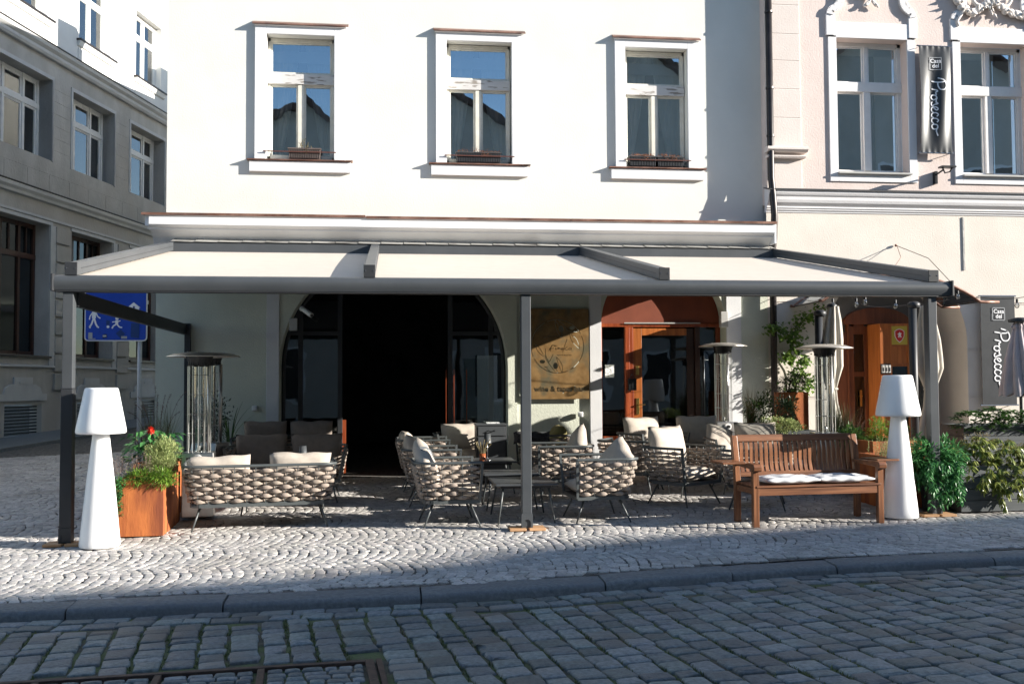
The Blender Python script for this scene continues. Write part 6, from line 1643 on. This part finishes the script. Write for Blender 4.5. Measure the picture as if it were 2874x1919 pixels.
# grasses and mixed plants in a long rusty planter by the porch
planter_box('corten_planter', 6.10, 12.25, .62, 1.70, .66, 0, 'corten', 'long rusty planter behind the right white lamp carrying grasses and small conifers')
plant('fountain_grass', 'upright green fountain grass in front of the left closed parasol', 'ornamental grass', (6.05,12.8,.6), [('blades','grass',lambda b: (blades(b,(5.96,12.75,.62),260,.66,.24,.008,q,.3), blades(b,(6.15,12.9,.62),120,.60,.2,.008,q,.3))), ('arching_blades','plume',lambda b: blades(b,(6.30,12.9,.66),110,.60,.42,.005,q,.9))])
plant('golden_thuja', 'yellow green dwarf thuja just left of the right white lamp', 'conifer', (6.10,11.95,.6), [('foliage','leaf_bright',lambda b: (clump(b,(6.12,11.9,.86),(.16,.15,.20),2200,.035,.010,q,.4,0,.7,.6), clump(b,(5.90,12.1,.80),(.14,.12,.14),700,.03,.012,q,.3,0,.6)))])
plant('broadleaf_filler', 'small glossy green plants between the bench back and the dwarf thuja', 'shrub', (5.8,12.0,.6), [('foliage','leaf_green',lambda b: (clump(b,(5.78,11.95,.80),(.20,.18,.16),1300,.05,.022,q,.3,0,.3,.5), clump(b,(6.45,12.0,.82),(.14,.2,.14),500,.05,.022,q,.3)))])
planter_box('corten_planter', 5.86, 10.95, .66, .66, .58, 0, 'corten', 'rusty planter partly hidden by the bench tray and the right white lamp')
def l1(b):
    for _ in range(210):
        x = q.uniform(5.60,6.22); y = q.uniform(10.72,11.2); h = q.uniform(.12,.33); top = Vector((x+q.uniform(-.05,.05), y+q.uniform(-.05,.05), .58+h))
        for k in range(16): p = Vector((x,y,.56)).lerp(top, .2+.8*k/16); leaf(b, p, q, .03, .007, (q.gauss(0,.6),q.gauss(0,.6),.8))
plant('lavender', 'pale grey green lavender behind the right white lamp and the bench tray', 'lavender', (5.9,10.95,.5), [('foliage','leaf_pale',l1)])
t = thing('plant_pot', 'dark pot hidden inside the bushy green vine in front of the right pergola post', 'plant pot', (5.98,10.38,gz(6,10.4)))
b = MB(); b.lathe([(0,0),(.13,0),(.17,.50),(.18,.50),(.18,.55),(.15,.55),(.15,.50),(0,.48)], 20, cap=False); b.obj('pot', M['anthracite_dark'], t, world=False, smooth=True)
def m1(b):
    clump(b, (5.84,10.20,.68), (.30,.19,.19), 1300, .080, .030, q, .35, .35, -.1, .45); clump(b, (5.93,10.06,.44), (.17,.10,.22), 560, .07, .028, q, .3, .6, -.2, .5); clump(b, (5.68,10.16,.62), (.12,.12,.22), 260, .08, .03, q, .4, .4, 0, .4); clump(b, (6.05,10.2,.78), (.12,.12,.12), 200, .08, .03, q, .4, .2, .2)
    for k in range(10):
        x = q.uniform(5.72,6.05); L = q.uniform(.25,.5)
        for j in range(int(L*60)): p = (x+.03*math.sin(j*.3+k), 10.0+q.uniform(-.04,.04), .68-j/60*1.0); leaf(b, p, q, .075, .03, (q.gauss(0,.7), -.4, -.6))
plant('green_vine_bush', 'lush green cut leaf bush hanging in front of the right pergola post', 'bush', (5.88,10.2,.4), [('foliage','leaf_emerald',m1), ('stem','twig',lambda b: stems(b,(5.95,10.35,.5),[(5.8,10.1,.75),(5.95,10.05,.6),(5.7,10.15,.6),(6.0,10.1,.3)],.006,q))])
planter_box('wooden_planter', 6.95, 10.52, 1.56, .62, .50, 1.0, 'planter_dark', 'long charcoal board planter at the right edge under the drooping bush', boards=4)
def n1(b):
    for (cx, cy, cz, rx, rz, n) in ((6.25,10.45,.70,.20,.17,260),(6.50,10.40,.72,.22,.20,340),(6.78,10.38,.70,.22,.20,340),(7.02,10.42,.66,.22,.18,300),(7.35,10.45,.68,.24,.18,300),(6.42,10.2,.52,.20,.16,220),(6.72,10.2,.48,.2,.16,220),(7.0,10.25,.55,.2,.15,180)):
        for _ in range(n//7):
            v = Vector((q.gauss(0,1), q.gauss(-.4,1), q.gauss(.2,1))).normalized(); p = Vector((cx+v.x*rx, cy+v.y*.2, cz+v.z*rz))
            for k in range(8):   # drooping whorl
                a = 2*PI*k/8+q.uniform(-.3,.3); leaf(b, p, q, q.uniform(.07,.115), q.uniform(.026,.036), (math.cos(a)*.7, math.sin(a)*.7, q.uniform(-1.1,-.1)), .15)
    for (x, z0, z1) in ((6.56,.42,.16),(6.62,.50,.30),(6.80,.40,.28),(6.50,.5,.35)):
        n = int((z0-z1)/.035)
        for j in range(n+1):
            z = z0-(z0-z1)*j/max(1,n)
            for k in range(6): a = q.uniform(0,6.28); leaf(b, (x+.01*j,10.13,z), q, .085, .032, (math.cos(a)*.6, -abs(math.sin(a))*.6, -.8), .15)
def n2(b):
    for _ in range(60):
        x = q.uniform(6.15,7.6); z = .86+.05*math.sin(x*7)+q.uniform(-.05,.04)
        for k in range(5): a = q.uniform(0,6.28); leaf(b, (x,10.38+q.uniform(-.1,.12),z), q, .04, .008, (math.cos(a)*.5,math.sin(a)*.5,1))
plant('drooping_shrub', 'olive green bush with drooping glossy leaves spilling over the charcoal planter at the right edge', 'shrub', (6.9,10.45,.4), [('foliage','leaf_rhodo',n1), ('buds','grass_dry',n2), ('stem','twig',lambda b: stems(b,(6.8,10.5,.4),[(6.4,10.4,.75),(6.6,10.3,.7),(7.0,10.4,.7),(7.3,10.4,.7),(6.58,10.14,.3)],.008,q))])
planter_box('raised_planter', 7.72, 11.75, 1.40, .50, .84, 0, 'planter_dark', 'tall charcoal board planter behind the drooping bush at the right edge', boards=6)
def o1(b):
    for (cx, cz, rx, rz, n) in ((7.20,1.02,.24,.13,60),(7.48,1.04,.24,.15,70),(7.80,1.02,.26,.14,70),(8.1,1.02,.24,.14,60)):
        for _ in range(n):
            v = Vector((q.gauss(0,1), q.gauss(-.3,1), q.gauss(.1,1))).normalized(); p = Vector((cx+v.x*rx, 11.62+v.y*.18, cz+v.z*rz))
            for k in range(7): a = 2*PI*k/7+q.uniform(-.3,.3); leaf(b, p, q, q.uniform(.07,.10), q.uniform(.026,.034), (math.cos(a), math.sin(a)-.2, q.uniform(-.4,.6)), .15)
plant('laurel_hedge', 'dark glossy laurel in the tall charcoal planter below the lower banner', 'hedge', (7.7,11.7,.8), [('foliage','leaf_green',o1), ('stem','twig',lambda b: stems(b,(7.6,11.7,.75),[(7.2,11.6,1.05),(7.5,11.6,1.05),(7.9,11.6,1.05)],.008,q))])
